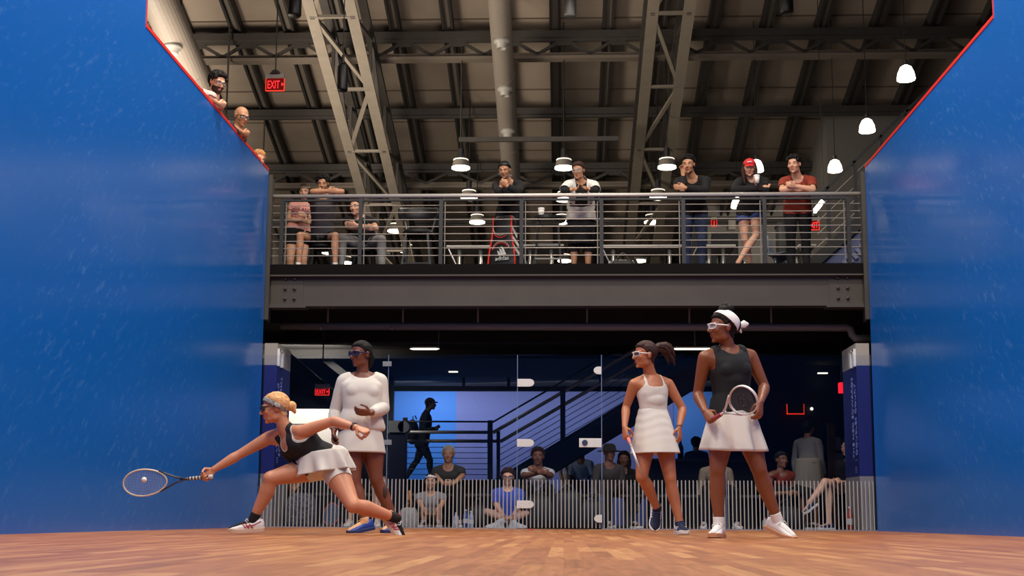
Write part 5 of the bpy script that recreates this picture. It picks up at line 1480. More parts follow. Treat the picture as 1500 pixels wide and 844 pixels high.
skirt(root, 'top_hem', MBLACKC, J['pel']+ax*.145, (0, 0, -1), lat, fw, (.146, .112), (.164, .130), .10, folds=6, amp=.002, seed=9)
tg_ = D['frame'](.62); c0 = tg_[0]+tg_[2]*.125
w, d, th, pn = J['handA']; gc = w+d*.085+pn*.026; ad = nrm(W(1087, 588, 8.47)-gc)
racket(gc-ad*.05, ad, V((.55, -.75, .35)), 'white framed racket held across the hips by the player with the white headband', mat('frame_white', '#d9d5cf', rough=.35), None, mat('grip_pink', ''), mat('grip_dark', ''), mat('string_dark', ''), mat('frame_white', ''), logo=mat('stencil_black', '#1c1c1e', rough=.7))
# ================================================================ spectators
FLG = MZ-.02
def fill(J, yaw=0, s=1.0, ground=0.0, seat=None, lean=0.0, x=None, Y=None, px=None, knees=.12, feet=None, hturn=0, hpitch=0, shin=0.0):
    """complete a pose; yaw 0 faces the court, + turns to the picture's right"""
    y = math.radians(yaw); lat = V((math.cos(y), math.sin(y), 0)); fwd = lat.cross(V((0, 0, 1))); Z = V((0, 0, 1))
    if 'pel' not in J:
        h = (seat+.10*s) if seat else .90*s
        J['pel'] = WZ(px, Y, ground+h) if px is not None else V((x, Y, ground+h))
    pel = J['pel']
    if 'neck' not in J:
        if 'head' in J: J['neck'] = J['head'] - Z*.165*s - fwd*.035*s
        else: J['neck'] = pel + (Z*math.cos(lean)+fwd*math.sin(lean))*.49*s
    nk = J['neck']
    if 'head' not in J: J['head'] = nk + Z*.165*s + fwd*(.035*s+.06*math.sin(lean))
    hy = math.radians(yaw+hturn); hl = V((math.cos(hy), math.sin(hy), 0)); hf = hl.cross(Z)
    hp = math.radians(hpitch)
    J.setdefault('hf', hf*math.cos(hp)+Z*math.sin(hp)); J.setdefault('hu', Z*math.cos(hp)-hf*math.sin(hp))
    for q, sg in (('A', -1), ('B', 1)):
        J.setdefault('hp'+q, pel + lat*(sg*.085*s) - Z*.01)
        J.setdefault('sh'+q, nk + lat*(sg*.168*s) - Z*.05*s + fwd*.01)
        sh = J['sh'+q]
        J.setdefault('el'+q, sh + lat*(sg*.05*s) - Z*.27*s - fwd*.02)
        J.setdefault('wr'+q, J['el'+q] - Z*.20*s + fwd*.10*s)
        hpj = J['hp'+q]
        if seat:
            k = hpj + fwd*.40*s + lat*(sg*knees*.6); k.z = max(ground+.46*s, hpj.z-.03)
            J.setdefault('kn'+q, k)
            a = J['kn'+q] + fwd*shin + lat*(sg*.01); a.z = ground+.088*s
        else:
            J.setdefault('kn'+q, hpj - Z*.41*s + fwd*.02 + lat*(sg*.01))
            a = V(J['kn'+q]) - fwd*.03; a.z = ground+.088*s
        J.setdefault('an'+q, a)
        J.setdefault('ft'+q, nrm(fwd + lat*(sg*.2)))
    return J
def jp(Y, **k):
    return {a: W(v[0], v[1], Y+(v[2] if len(v) > 2 else 0)) for a, v in k.items()}
SKA = mat('skin_pale', '#d9a384', rough=.5, var=.05); SKB = mat('skin_tan', '#c08a66', rough=.5, var=.05); SKC = mat('skin_dim', '#8a5c44', rough=.5, var=.05)
def C(nm, col, **k): return mat('cloth_'+nm, col, rough=.88, bump=.1, bscale=200, **k)
CBK = C('black', '#0c0b0d'); CCH = C('charcoal', '#4f4d4f'); CNV = C('navy', '#20263f'); CWH = C('white', '#e4dfd6'); CGR = C('grey', '#85827e'); CKH = C('khaki', '#a08c6e'); CLB = C('blue', '#4b63b8')
HBK = mat('hair_black', ''); HBR = mat('hair_brown', ''); HGR = mat('hair_grey', '#b9aa98', rough=.6, var=.2, vscale=50); HBL = mat('hair_blond', '')
SHB = dict(m=mat('shoe_black', '#141416', rough=.5), lace=mat('lace_white', '#d8d6d0', rough=.7)); SHW = dict(m=mat('shoe_white', ''), lace=MWHITE); SHN = dict(m=mat('shoe_navy', ''))
def T(m, sleeve=.6, hem=-.02, off=.013, nm='shirt', **k): return dict(name=nm, m=m, mask=m_top(hem, sleeve, .07, k.pop('nd', .07), .03), off=off, wr=.002, wf=24, sm=5, **k)
def PT(m, th=2, ca=.97, nm='trousers', off=.012): return dict(name=nm, m=m, mask=m_legs(.1, th, ca), off=off, wr=.002, wf=22, sm=4)
def SH(m, th=.5): return PT(m, th, -1, 'shorts', .014)
def longhair(r, HL, hr, hf, hu, hs):
    for q in (-1, 1): r.tube([HL(q*.06, -.03, .05), HL(q*.08, -.02, -.03), HL(q*.078, .01, -.11), HL(q*.07, .03, -.20)], [.028*hs, .030*hs, .028*hs, .012*hs], seg=10, roundcap=True)
    r.tube([HL(0, -.10, .04), HL(0, -.115, -.05), HL(0, -.10, -.15)], [(.07*hs, .025*hs)]*3, seg=12, ref=hr, roundcap=True)
def mop(r, HL, hr, hf, hu, hs):
    rnd = random.Random(5)
    for i in range(40):
        a = rnd.uniform(-1, 1); c = rnd.uniform(-.9, .75)
        x = .072*a; f = .085*c-.01; u = .032+.085*math.sqrt(max(.05, 1-a*a*.75-c*c*.75))
        r.ell(HL(x, f, u), (rnd.uniform(.018, .028)*hs), None, 8)
def bunback(r, HL, hr, hf, hu, hs): r.ell(HL(0, -.115, .03), .036*hs, None, 14)
def spect(label, J, sk, clothes, hair=None, shoes=SHB, group=None, **o):
    o.setdefault('vox', .0072)
    return person(label, J, dict(skin=sk, clothes=clothes, hair=hair, shoes=shoes, **o), group)
lw = dict(c=.45, th=V((0, -.3, 1)))
zrl = zr + .03   # top of the rail
def onrail(px, dY=0): return V((W(px, 285, RY).x, RY+dY, zrl+.035))

# ---- gallery, behind the railing, from the blue wall on
J = fill(dict(jp(17.6, head=(446, 281), elA=(423, 321), wrA=(445, 324, -.18), elB=(458, 320, .0), wrB=(447, 316, -.2))), yaw=8, s=.97, ground=FLG, px=436, Y=17.65, hturn=-6, hpitch=-14)
r, D = spect('woman in pink printed top and black shorts with crossed arms on the gallery', J, SKA, [T(C('pink', '#e0998c'), .35, -.05), SH(CBK, .42)], dict(m=HBR, style='tied', ext=bunback), SHW, s=.97, fat=1.08, limb=1.08,
            hands={'A': lw, 'B': lw}, lipcol='#b06a5a')
band(D, 'headband', mat('band_tan', '#8b7a5c', rough=.8), r, .046, .072, .014, tilt=.1)
w, d, th, pn = J['handB']; sub(MB().tube([w-d*.03+(th*math.cos(a)*.03+pn*math.sin(a)*.026) for a in np.linspace(0, 6.283, 16, endpoint=False)], [(.02, .006)]*16, ref=d, seg=8, closed=True), 'watch', mat('watch_teal', '#22363f', rough=.4), r)
for t_, tt_, sz in (('OHLAND', .67, .070), ('SQUASH', .54, .078)):
    p_, la_, fo_, tg_ = D['frame'](tt_)
    sub(text_bm(t_, p_+fo_*.152, la_, tg_, sz, .012), 'lettering', mat('print_dark', '#5c3440', rough=.8), r)

J = fill(dict(jp(16.2, head=(473, 269, .02), neck=(474, 287, .12)), elA=onrail(457, -.0), wrA=onrail(480, -.03), elB=onrail(501, -.0), wrB=onrail(473, .0)), yaw=2, s=.98, ground=FLG, px=472, Y=16.62, seat=.45, hpitch=-20, knees=.25)
spect('boy with thick black hair leaning folded arms on the gallery rail', J, SKB, [T(CCH, .9), SH(CBK, .62), dict(name='sock', m=CWH, mask=m_sock(.86), off=.004)], dict(m=HBK, style='short', ext=mop, off=.016, wr=.004), SHB, sex='m', s=.98, hands={'A': lw, 'B': lw})
J = fill(dict(jp(16.65, head=(521, 303, .05), neck=(527, 319, .15), elA=(509, 332, -.05), wrA=(535, 334, -.28), elB=(551, 335, -.02), wrB=(522, 330, -.28))), yaw=4, s=1.02, ground=FLG, px=534, Y=16.9, seat=.45, hturn=-18, hpitch=-12, knees=.3)
spect('seated man in black tee and grey trousers with folded arms behind the railing', J, SKA, [T(CBK, .55), PT(CGR)], dict(m=HBR, style='short'), SHB, sex='m', s=1.02, fat=1.1, hands={'A': lw, 'B': lw})
for px, Y, lb in ((471, 16.5, 'black stool under the boy leaning on the rail'), (533, 16.8, 'black stool under the man with folded arms')):
    x = W(px, 340, Y).x
    o = thing('stool', (x, Y, FLG), lb, 'stool', 'stools behind the railing')
    sub(MB().lathe([(0, .40), (.17, .40), (.19, .43), (.17, .445), (0, .445)], (x, Y+.1, FLG), 24), 'seat', mat('seat_black', ''), o, smooth=True)
    for sx in (-1, 1):
        for sy in (-1, 1): sub(MB().bar((x+sx*.17, Y+.1+sy*.17, FLG), (x+sx*.11, Y+.1+sy*.11, FLG+.41), .028, .028), 'leg', MBLK, o)

J = fill(dict(jp(16.1, head=(739, 249, .05), neck=(745, 267, .16), wrA=(733, 274, -.08), wrB=(743, 273, -.10)), elA=onrail(729, .03), elB=onrail(759, .03)), yaw=-5, s=.97, ground=FLG, px=745, Y=16.55, hpitch=-22, hturn=-6)
r, D = spect('woman in black jacket leaning on the rail with folded hands above the racket bag', J, SKB, [T(CBK, 1.92, -.05, .016, 'jacket'), PT(CBK)], dict(m=HBK, style='tied', ext=bunback), SHB, s=.97, hands={'A': dict(d=V((.7, -.2, .6)), th=V((-.3, -.5, .8)), c=.6, spread=0), 'B': dict(d=V((-.7, -.3, .6)), th=V((.3, -.5, .8)), c=.5, spread=0)})
band(D, 'headband', mat('band_dark', '#26262a', rough=.5), r, .052, .074, .015, tilt=.35)
HL = D['HL']; sub(MB().tube([HL(.075, -.05, -.06), HL(.05, -.12, -.09), HL(0, -.14, -.11), HL(-.05, -.12, -.10)], [(.03, .02), (.035, .02), (.035, .02), (.02, .015)], seg=10, roundcap=True), 'hood', CGR, r, smooth=True)
w, d, th, pn = J['handB']; sub(MB().tube([w-d*.03+(th*math.cos(a)*.031+pn*math.sin(a)*.027) for a in np.linspace(0, 6.283, 16, endpoint=False)], [(.014, .006)]*16, ref=d, seg=8, closed=True), 'wristband', mat('band_blue', '#3f78c8', rough=.5), r)

J = fill(dict(jp(16.1, head=(847, 250, .04), neck=(851, 267, .13), wrA=(837, 278, -.12), wrB=(862, 277, -.13)), elA=onrail(825, .02), elB=onrail(873, .02)), yaw=3, s=1.0, ground=FLG, px=851, Y=16.5, hpitch=-16, hturn=-22)
r, D = spect('woman with glasses in a white shawl over black leaning on the rail', J, SKB, [T(CBK, 1.9, -.1, .010, nd=.02), PT(CBK, 2, .35, 'skirt_trousers', .02),
             dict(name='shawl', m=CWH, mask=lambda D: (np.isin(D['b'], ['clA', 'clB', 'torso', 'uaA', 'uaB']) & (D['tt'] > .35) & ((np.abs(D['lat']) > .075) | (D['fw'] < 0)) & ~((np.isin(D['b'], ['uaA', 'uaB'])) & (D['t'] > .85))), off=.026, wr=.004, wf=18, sm=6)],
             dict(m=HBR, style='tied', ext=bunback), SHB, s=1.0, fat=1.08, hands={'A': dict(d=V((.8, -.5, .05)), c=.35, spread=.25), 'B': dict(d=V((-.8, -.5, .15)), c=.35, spread=.25)}, glasses=dict(m=mat('frame_silver', '#b9b6b2', rough=.3, metal=.6)))
ax = V((0, 0, 1)); lat = V((1, 0, 0)); fw = V((0, -1, 0))
skirt(r, 'hip_wrap', C('stone', '#c3bcb2'), WZ(851, 16.5, FLG+1.02), (0, 0, -1), lat, fw, (.185, .16), (.20, .175), .27, folds=5, amp=.006, seed=12)
skirt(r, 'knee_skirt', CBK, WZ(851, 16.5, FLG+.80), (0, 0, -1), lat, fw, (.17, .15), (.17, .16), .38, folds=4, amp=.004, seed=13)

J = fill(dict(jp(16.1, head=(1008, 241, .04), neck=(1014, 261, .16), wrA=(1001, 258, -.03), wrB=(1000, 273, -.07)), elA=onrail(1000, .05), elB=onrail(1033, .04)), yaw=-6, s=1.05, ground=FLG, px=1016, Y=16.6, hpitch=-14, hturn=-8)
J['elB'] = W(1033, 279, 16.05); J['wrB'] = W(1003, 275, 15.98)
spect('man in black jacket resting his chin on his hand at the rail', J, SKB, [T(CBK, 1.92, -.05, .018, 'jacket'), PT(C('denim', '#2c3550'))], dict(m=HBK, style='short', off=.014), SHB, sex='m', s=1.05, neckw=.9, hands={'A': dict(d=V((-.05, .1, 1)), th=V((.6, -.5, .2)), c=.4), 'B': dict(d=V((-1, -.1, .05)), th=V((0, -.3, 1)), c=.35)})

J = fill(dict(jp(16.1, head=(1098, 246, .05), neck=(1101, 262, .15), wrB=(1108, 270, -.10), wrA=(1113, 276, -.08)), elA=onrail(1076, .03), elB=onrail(1122, .03)), yaw=-4, s=.98, ground=FLG, px=1098, Y=16.5, hpitch=-16, hturn=-4)
J['knA'] = WZ(1091, 16.42, FLG+.48); J['anA'] = WZ(1100, 16.55, FLG+.10)
J['knB'] = WZ(1108, 16.30, FLG+.50); J['anB'] = WZ(1081, 16.28, FLG+.14); J['ftB'] = nrm(V((-.5, -.4, -.75))); J['upB'] = nrm(V((-.6, -.5, .3)))
r, D = spect('woman in red cap and black hoodie holding a cup at the rail, legs crossed', J, SKA, [T(CBK, 1.95, -.06, .018, 'hoodie'), SH(C('denim_blue', '#3e5288'), .38)], dict(m=HBR, style='long', ext=longhair, n=0), SHB, s=.98, hands={'A': dict(d=V((1, -.1, .1)), c=.3), 'B': dict(d=V((-.2, -.2, .9)), th=V((-.9, -.3, 0)), c=.7)})
cap(D, r, mat('cap_red', '#d2282a', rough=.75))
HL = D['HL']; sub(MB().tube([HL(-.03+.06*i/24, .094-.0005*abs(i-12), .083+.007*math.sin(i*1.3)) for i in range(25)], .0035, seg=6), 'cap_script', mat('script_white', '#f0e8e4', rough=.7), r)
w, d, th, pn = J['handB']; cc = w+d*.07+pn*.04
cup(cc-V((0, 0, .06)), 'white paper cup held by the woman in the red cap', 1.0)

J = fill(dict(jp(16.1, head=(1163, 241, .04), neck=(1168, 261, .16), wrA=(1162, 277, -.1), wrB=(1166, 273, -.14)), elA=onrail(1146, .02), elB=onrail(1192, .03)), yaw=-6, s=1.04, ground=FLG, px=1168, Y=16.55, hpitch=-10, hturn=-20)
spect('man in rust red shirt leaning crossed forearms on the rail', J, SKA, [T(C('rust', '#8e3420'), .75, -.05, .016), PT(CBK)], dict(m=HBK, style='short', ext=mop, off=.014, wr=.004), SHB, sex='m', s=1.04, fat=1.06, arm=1.08, hands={'A': dict(d=V((.9, -.35, -.05)), th=V((0, -.3, 1)), c=.4), 'B': dict(d=V((-.75, -.35, .1)), th=V((0, -.3, 1)), c=.45)})

# ---- looking over the blue wall from the side gallery
def overwall(px, py, Y, X, **k):
    return W(px, py, Y)
def wallman(label, hx, hy, Y, sk, cl, hair, yaw, pitch, dx=0, **o):
    hd = W(hx, hy, Y); s = o.get('s', 1.02)
    J = dict(head=hd); nk = hd + V((-.055, .04, -.155)); J['neck'] = nk
    J['pel'] = V((min(-4.22, nk.x-.2), Y+.06, FLG+.92*s))
    J['elA'] = V((-3.98, Y+.34, 4.57+.075)); J['wrA'] = V((-3.90, Y+.14, 4.57+.065)); J['elB'] = V((-3.97, Y-.30, 4.57+.075)); J['wrB'] = V((-3.88, Y-.08, 4.57+.065))
    # facing the court: forward is +x, so the person's right side (A) is nearest the camera
    J['elA'], J['elB'] = V((-3.90+dx, Y-.27, 4.645)), V((-3.92+dx, Y+.33, 4.64)); J['wrA'], J['wrB'] = V((-3.775+dx, Y-.04, 4.60)), V((-3.785+dx, Y+.15, 4.61))
    fill(J, yaw=90, s=s, ground=FLG, hturn=yaw, hpitch=pitch)
    return spect(label, J, sk, cl, hair, SHB, hands={'A': dict(d=V((.5, .8, 0)), th=V((.6, 0, .8)), c=.4), 'B': dict(d=V((.5, -.8, 0)), th=V((.6, 0, .8)), c=.4)}, **o)
CST = mat('cloth_stripe', '#d8b9ad', rough=.88, var=.12, vscale=30)
wallman('bearded man with glasses in pale striped shirt leaning over the blue wall', 319, 121, 13.2, SKA, [T(CST, 1.02), PT(CNV)], dict(m=HBK, style='short', ext=mop, off=.016, wr=.004), -42, -24, sex='m', s=1.02, beard=mat('beard_dark', '#2a1b15', rough=.7), glasses=dict(m=mat('frame_black', '#1b1614', rough=.4)))
wallman('bald man with dark glasses in dark tee leaning over the blue wall', 354, 171, 14.25, SKB, [T(C('slate', '#2e3338'), .98), PT(CNV)], dict(m=HGR, style='bald', brows=True), -42, -20, sex='m', s=1.02, glasses=dict(m=mat('frame_black', ''), r=.004))
wallman('fair haired person peeping over the corner of the blue wall', 379, 233, 15.35, SKA, [T(CGR, .7), PT(CNV)], dict(m=HBL, style='short'), -50, -18, dx=-.22, sex='m', s=.93)
# ---- people in the lobby behind the glass
def lob(label, hx, hy, Y, sk, cl, hair, yaw=0, seat=.45, px=None, J=None, hands=None, shoes=SHB, back=.22, **o):
    J = dict(J or {}); s = o.get('s', 1.0); kn = o.pop('knees', .15); ht = o.pop('hturn', 0); hp_ = o.pop('hpitch', 0); shin = o.pop('shin', 0); g = o.pop('ground', 0.0)
    J['head'] = W(hx, hy, Y)
    y = math.radians(yaw); fwd = V((math.sin(y), -math.cos(y), 0))
    fill(J, yaw=yaw, s=s, ground=g, px=px or hx, Y=Y+back*math.cos(y), seat=seat, knees=kn, hturn=ht, hpitch=hp_, shin=shin)
    o['ground'] = g
    o.setdefault('vox', .0085)
    return spect(label, J, sk, cl, hair, shoes, hands=hands or {}, **o)
thu = dict(c=.45, th=V((0, -.3, 1)))
def jw(**k): return {a: W(*v) for a, v in k.items()}
lob('grey haired man in dark polo seated behind the glass with clasped hands', 657, 666, 17.5, SKB, [T(C('olive', '#3b3a35'), .75), PT(CBK)], dict(m=HGR, style='short', off=.008), J=jw(elA=(637, 697, 17.5), wrA=(650, 709, 17.22), elB=(678, 697, 17.5), wrB=(664, 709, 17.22)), hands={'A': dict(d=V((.7, -.5, 0)), th=V((0, -.4, 1)), c=.6), 'B': dict(d=V((-.7, -.5, 0)), th=V((0, -.4, 1)), c=.6)}, sex='m', s=1.03, fat=1.1)
def floorsit(hx, hy, Y, **k):
    J = {a: W(*v) for a, v in k.items()}
    return J
J = jw(knA=(621, 748, 16.85), knB=(641, 748, 16.85), elA=(615, 738, 17.05), wrA=(624, 752, 16.72), elB=(648, 738, 17.05), wrB=(638, 752, 16.72))
J['pel'] = WZ(631, 17.25, .13); J['anA'] = WZ(621, 16.62, .088); J['anB'] = WZ(642, 16.62, .088)
r, D = lob('woman in grey tee and white headband sitting on the floor with raised knees', 631, 706, 17.12, SKB, [T(CGR, .6), SH(CBK, .4)], dict(m=HBK, style='tied', ext=bunback), J=J, shoes=SHB, s=.96)
band(D, 'headband', mat('band_white', ''), r, .045, .08, .014, tilt=.2)
J = jw(knA=(713, 750, 16.8), knB=(773, 752, 16.8), elA=(726, 738, 17.0), wrA=(738, 756, 16.75), elB=(763, 738, 17.0), wrB=(751, 756, 16.75))
J['pel'] = WZ(744, 17.1, .13); J['anA'] = WZ(753, 16.72, .075); J['anB'] = WZ(730, 16.66, .075); J['ftA'] = nrm(V((.9, -.4, 0))); J['ftB'] = nrm(V((-.9, -.4, 0)))
lob('man with glasses in blue checked shirt sitting cross legged on the floor', 744, 699, 17.0, SKA, [T(mat('cloth_check', '#4459b4', rough=.9, var=.2, vscale=40), .9), SH(CKH, .5), dict(name='sock', m=CWH, mask=m_sock(.55), off=.006)], dict(m=HBR, style='short'), J=J, shoes=dict(m=CWH), sex='m', s=1.0, glasses=dict(m=mat('frame_black', '')), hpitch=-8)
lob('man in white polo with folded arms seated beside the glass door hinges', 788, 669, 17.5, SKC, [T(CWH, .8), PT(CBK)], dict(m=HBR, style='short'), J=jw(elA=(768, 697, 17.45), wrA=(791, 693, 17.2), elB=(806, 697, 17.45), wrB=(786, 690, 17.2)), hands={'A': thu, 'B': thu}, sex='m', s=1.06, fat=1.1)
lob('person in white patterned dress standing beyond the stairs, arm hanging', 836, 655, 23.6, SKA, [T(mat('cloth_floral', '#d8cfc6', rough=.9, var=.35, vscale=14), .2, -.3), PT(mat('cloth_floral', ''), .5, -1, 'dress_skirt', .03)], dict(m=HBR, style='long', ext=longhair), yaw=40, seat=None, s=1.0)
lob('person in pale blue shirt standing beyond the glass door lock', 851, 662, 22.8, SKC, [T(C('pale_blue', '#b9cae0'), .7, -.15), PT(CNV)], dict(m=HBK, style='short'), yaw=-15, seat=None, sex='m', s=1.0)
r, D = lob('person in brown jacket and wide black hat seated left of the player in the dress', 893, 664, 17.55, SKC, [T(C('brown', '#4a443e'), 1.9, nm='jacket'), PT(CBK)], None, yaw=20, s=1.0, sex='m')
HL = D['HL']; hh = D['H']
sub(MB().lathe([(0, .135), (.06, .132), (.088, .10), (.098, .045), (.165, .030), (.168, .025), (.098, .034), (0, .03)], D['HL'](0, -.01, .0), 28, hh[2]), 'hat', mat('hat_black', '#161514', rough=.8), r, smooth=True)
lob('dark haired person in black jacket seated directly behind the player in the dress', 914, 673, 18.6, SKC, [T(CBK, 1.9, nm='jacket'), PT(CBK)], dict(m=HBK, style='long', ext=longhair), yaw=-10, s=.97)
lob('dark haired person far back against the light blue wall panel', 1020, 650, 22.6, SKC, [T(CNV, 1.9, nm='jacket'), PT(CBK)], dict(m=HBK, style='short', ext=mop), yaw=160, seat=None, sex='m', s=.95)
lob('person in khaki jacket seated behind the player with the white headband', 1049, 668, 17.55, SKC, [T(CKH, 1.9, nm='jacket'), PT(CBK)], dict(m=HBR, style='short'), shoes=SHW, sex='m', s=1.0, knees=.2)
lob('person in rust tank top seated in the dark near the unlit exit sign', 1145, 674, 17.5, SKC, [T(C('rust', ''), 0.01), PT(CBK)], dict(m=HBK, style='tied', ext=bunback), yaw=25, J=jw(wrA=(1155, 722, 17.1), wrB=(1164, 724, 17.15)), s=.98)
r, D = lob('person in grey long sleeves and pale skirt standing with the back turned', 1184, 628, 19.3, SKC, [T(CGR, 1.9, -.03, .016)], dict(m=HBK, style='tied', ext=bunback), yaw=140, seat=None, s=1.02, fat=1.05, shoes=SHW, J=jw(wrB=(1168, 704, 19.1)))
b0 = V(r.location); skirt(r, 'skirt', C('sand', '#b5a894'), b0+V((0, 0, 1.04)), (0, 0, -1), (1, 0, 0), (0, -1, 0), (.185, .175), (.23, .22), .48, folds=7, amp=.012, seed=21)
J = jw(knA=(1213, 713, 17.15), knB=(1208, 706, 17.05), anB=(1186, 736, 16.95), wrA=(1228, 706, 17.2), wrB=(1232, 706, 17.1)); J['anA'] = WZ(1214, 17.1, .088); J['pel'] = WZ(1245, 17.5, .55)
J['ftB'] = nrm(V((-.75, -.3, -.5)))
lob('seated woman in black top with bare crossed legs beside the navy fin', 1242, 656, 17.45, SKA, [T(CBK, .9), SH(CBK, .35)], dict(m=HBK, style='long', ext=longhair), yaw=-55, J=J, shoes=SHN, s=1.02)
lob('person in dark tee with bare legs seated behind the lunging player', 415, 655, 17.6, SKB, [T(CNV, .7), SH(CKH, .5)], dict(m=HBR, style='short'), shoes=SHW, sex='m', s=1.0, knees=.25)
lob('person in dark clothes with bare knees seated behind the player in long sleeves', 540, 655, 17.6, SKA, [T(CBK, .7), SH(CBK, .5)], dict(m=HBR, style='short'), shoes=SHW, sex='m', s=1.0)
# the walking silhouette on the landing
YW = 24.0
J = jw(head=(631, 592, YW), neck=(624.5, 605, YW), pel=(619, 650, YW), elA=(622, 632, YW-.22), wrA=(637, 627, YW-.2), elB=(616, 632, YW+.22), wrB=(634, 629, YW+.2), knA=(630, 674, YW-.1), knB=(611, 675, YW+.1), anB=(594, 702, YW+.1))
J['anA'] = WZ(632, YW-.1, lz+.09); J['ftB'] = nrm(V((.8, 0, -.5))); J['upB'] = nrm(V((.5, 0, .8)))
r, D = lob('silhouetted person in dark clothes walking on the landing in a cap', 631, 592, YW, mat('skin_shadow', '#3a2a24', rough=.6), [T(mat('cloth_dark_blue', '#14161f', rough=.9), 1.95, nm='jacket'), PT(CBK)], dict(m=HBK, style='short', n=0), yaw=90, seat=None, J=J, ground=lz, sex='m', s=.98, hands={'A': dict(c=.8), 'B': dict(c=.8)})  # skin colour darkened to paint in the shade of the silhouette
cap(D, r, mat('cap_dark', '#1c1718', rough=.8))
c = W(604, 633, YW)
o = thing('backpack', c, 'dark backpack on the back of the silhouetted walker', 'backpack')
sub(MB().ell(c, (.13, .17, .24)).ell(c+V((-.06, 0, -.08)), (.10, .13, .13)), 'pack', mat('pack_black', '#101119', rough=.85), o, smooth=True)
sub(MB().tube([c+V((.02, 0, .22)), c+V((0, 0, .29)), c+V((.05, 0, .31)), c+V((.08, 0, .24))], .012, seg=8), 'handle', MBLK, o, smooth=True)
for q in (-1, 1): sub(MB().tube([c+V((.06, q*.09, .2)), c+V((.19, q*.11, .20)), c+V((.26, q*.12, .08)), c+V((.2, q*.11, -.1)), c+V((.06, q*.09, -.14))], [(.02, .006)]*5, seg=8, ref=(0, 1, 0)), 'strap', MBLK, o, smooth=True)

# ---- bags, bottles and rackets on the lobby floor
def bottle(px, Y, m, label, h=.22, capm=MWHITE):
    c = WZ(px, Y, 0.0)
    o = thing('drink_bottle', c, label, 'bottle')
    sub(MB().lathe([(0, 0), (.034, 0), (.036, .01), (.036, h*.68), (.016, h*.85), (.014, h*.95), (0, h*.95)], c, 16), 'bottle_body', m, o, smooth=True)
    sub(MB().cyl(c+V((0, 0, h*.93)), c+V((0, 0, h)), .016), 'cap', capm, o)
    sub(MB().lathe([(.0368, h*.25), (.0368, h*.5)], c, 16), 'bottle_band', MWHITE, o, smooth=True)
bottle(1245, 16.2, mat('bottle_red', '#b8402c', rough=.3), 'red drink bottle standing on the floor beside the navy fin', .3)
bottle(690, 16.5, mat('bottle_clear', '#9fb0bf', rough=.2), 'clear water bottle between the two people sitting on the floor')
bottle(682, 16.7, mat('bottle_blue2', '#31519a', rough=.3), 'blue water bottle beside the clear bottle on the lobby floor', .24)
bottle(1121, 16.3, mat('bottle_coral', '#cfc8c0', rough=.3), 'white and red bottle on the floor behind the outstretched leg', .16, mat('cap_red2', '#d0392c', rough=.5))
bottle(668, 16.4, mat('bottle_pale', '#c9ccd0', rough=.3), 'pale drink bottle right of the person with raised knees', .2)
p = WZ(598, 16.5, 0)
soft_bag(p, .26, .16, .26, mat('tote_cream', '#b8b2a4', rough=.9, var=.2, vscale=18), 'cream tote bag on the floor left of the person with raised knees', name='tote_bag')
for i, dx in enumerate((-.04, .05)):
    b0 = p+V((dx, .05, .12)); a = nrm(V((.12*(-1)**i, 0, 1)))
    o = thing('bagged_racket', b0, ('first' if i == 0 else 'second')+' orange gripped racket handle sticking out of the cream tote bag', 'racket', 'racket handles in the tote bag')
    sub(MB().lathe([(0, .0), (.012, 0), (.012, .16), (.0, .16)], b0, 12, a), 'shaft', MBLK, o); sub(MB().lathe([(.013, .15), (.016, .155), (.017, .34), (.019, .36), (0, .365)], b0, 14, a), 'grip', mat('grip_orange2', '#e08a48', rough=.7), o, smooth=True)
p = WZ(440, 16.5, 0)
soft_bag(p, .42, .3, .44, mat('bag_pattern', '#5a5a5e', rough=.9, var=.75, vscale=30), 'black and white patterned backpack on the floor behind the raised front leg', name='backpack')
for px, w, h, lb in ((790, .5, .42, 'black bag under the man in the white polo'), (832, .46, .5, 'tall black bag right of the man in the white polo'), (868, .42, .38, 'black bag behind the lower door fitting'), (700, .3, .3, 'dark bag between the two people sitting on the lobby floor'), (1150, .5, .3, 'black bag at the feet of the person in the rust tank top')):
    soft_bag(WZ(px, 16.9 if px != 1150 else 16.6, 0), w, .3, h, mat('bag_black', ''), lb, grp='black bags on the lobby floor')
gc = W(484, 708, 16.5); 
racket(WZ(497, 16.9, .62), V((-.1, -.45, -.85)), V((.25, -.9, .4)), 'red and white squash racket leaning head down behind the glass', mat('frame_red', '#cf5a44', rough=.4), None, mat('grip_dark', ''), None, mat('string_pale', ''), mat('shaft_dark', ''))
c = WZ(900, 15.95, .03); solo(MB().ell(c, .02, None, 16), 'squash_ball', mat('ball_white', ''), c, 'pale squash ball lying behind the foot of the glass door', 'ball', smooth=True)
# low desk on the right with a monitor
o = thing('lobby_desk', (W(985, 690, 21).x, 21, 0), 'dark low desk in front of the light blue wall panel', 'desk')
xa, xb = W(945, 690, 21).x, W(1110, 690, 21).x; zd = W(1000, 672, 21).z
sub(MB().box((xa, 21, zd-.05), (xb, 21.8, zd)), 'desk_top', mat('desk_dark', '#1c1d28', rough=.5), o); sub(MB().box((xa+.05, 21.1, 0), (xb-.05, 21.7, zd-.05)), 'desk_front', mat('desk_front', '#12131c', rough=.6), o)
c = W(997, 672, 21.2)
o = thing('desk_bottle', V((c.x, 21.2, zd)), 'dark bottle standing on the lobby desk', 'bottle')
sub(MB().lathe([(0, 0), (.05, 0), (.05, .2), (.02, .27), (.02, .32), (0, .32)], (c.x, 21.2, zd), 16), 'bottle_body', mat('bottle_dark', '#141a30', rough=.3), o, smooth=True); sub(MB().cyl((c.x, 21.2, zd+.31), (c.x, 21.2, zd+.35), .022), 'cap', MBLK, o)
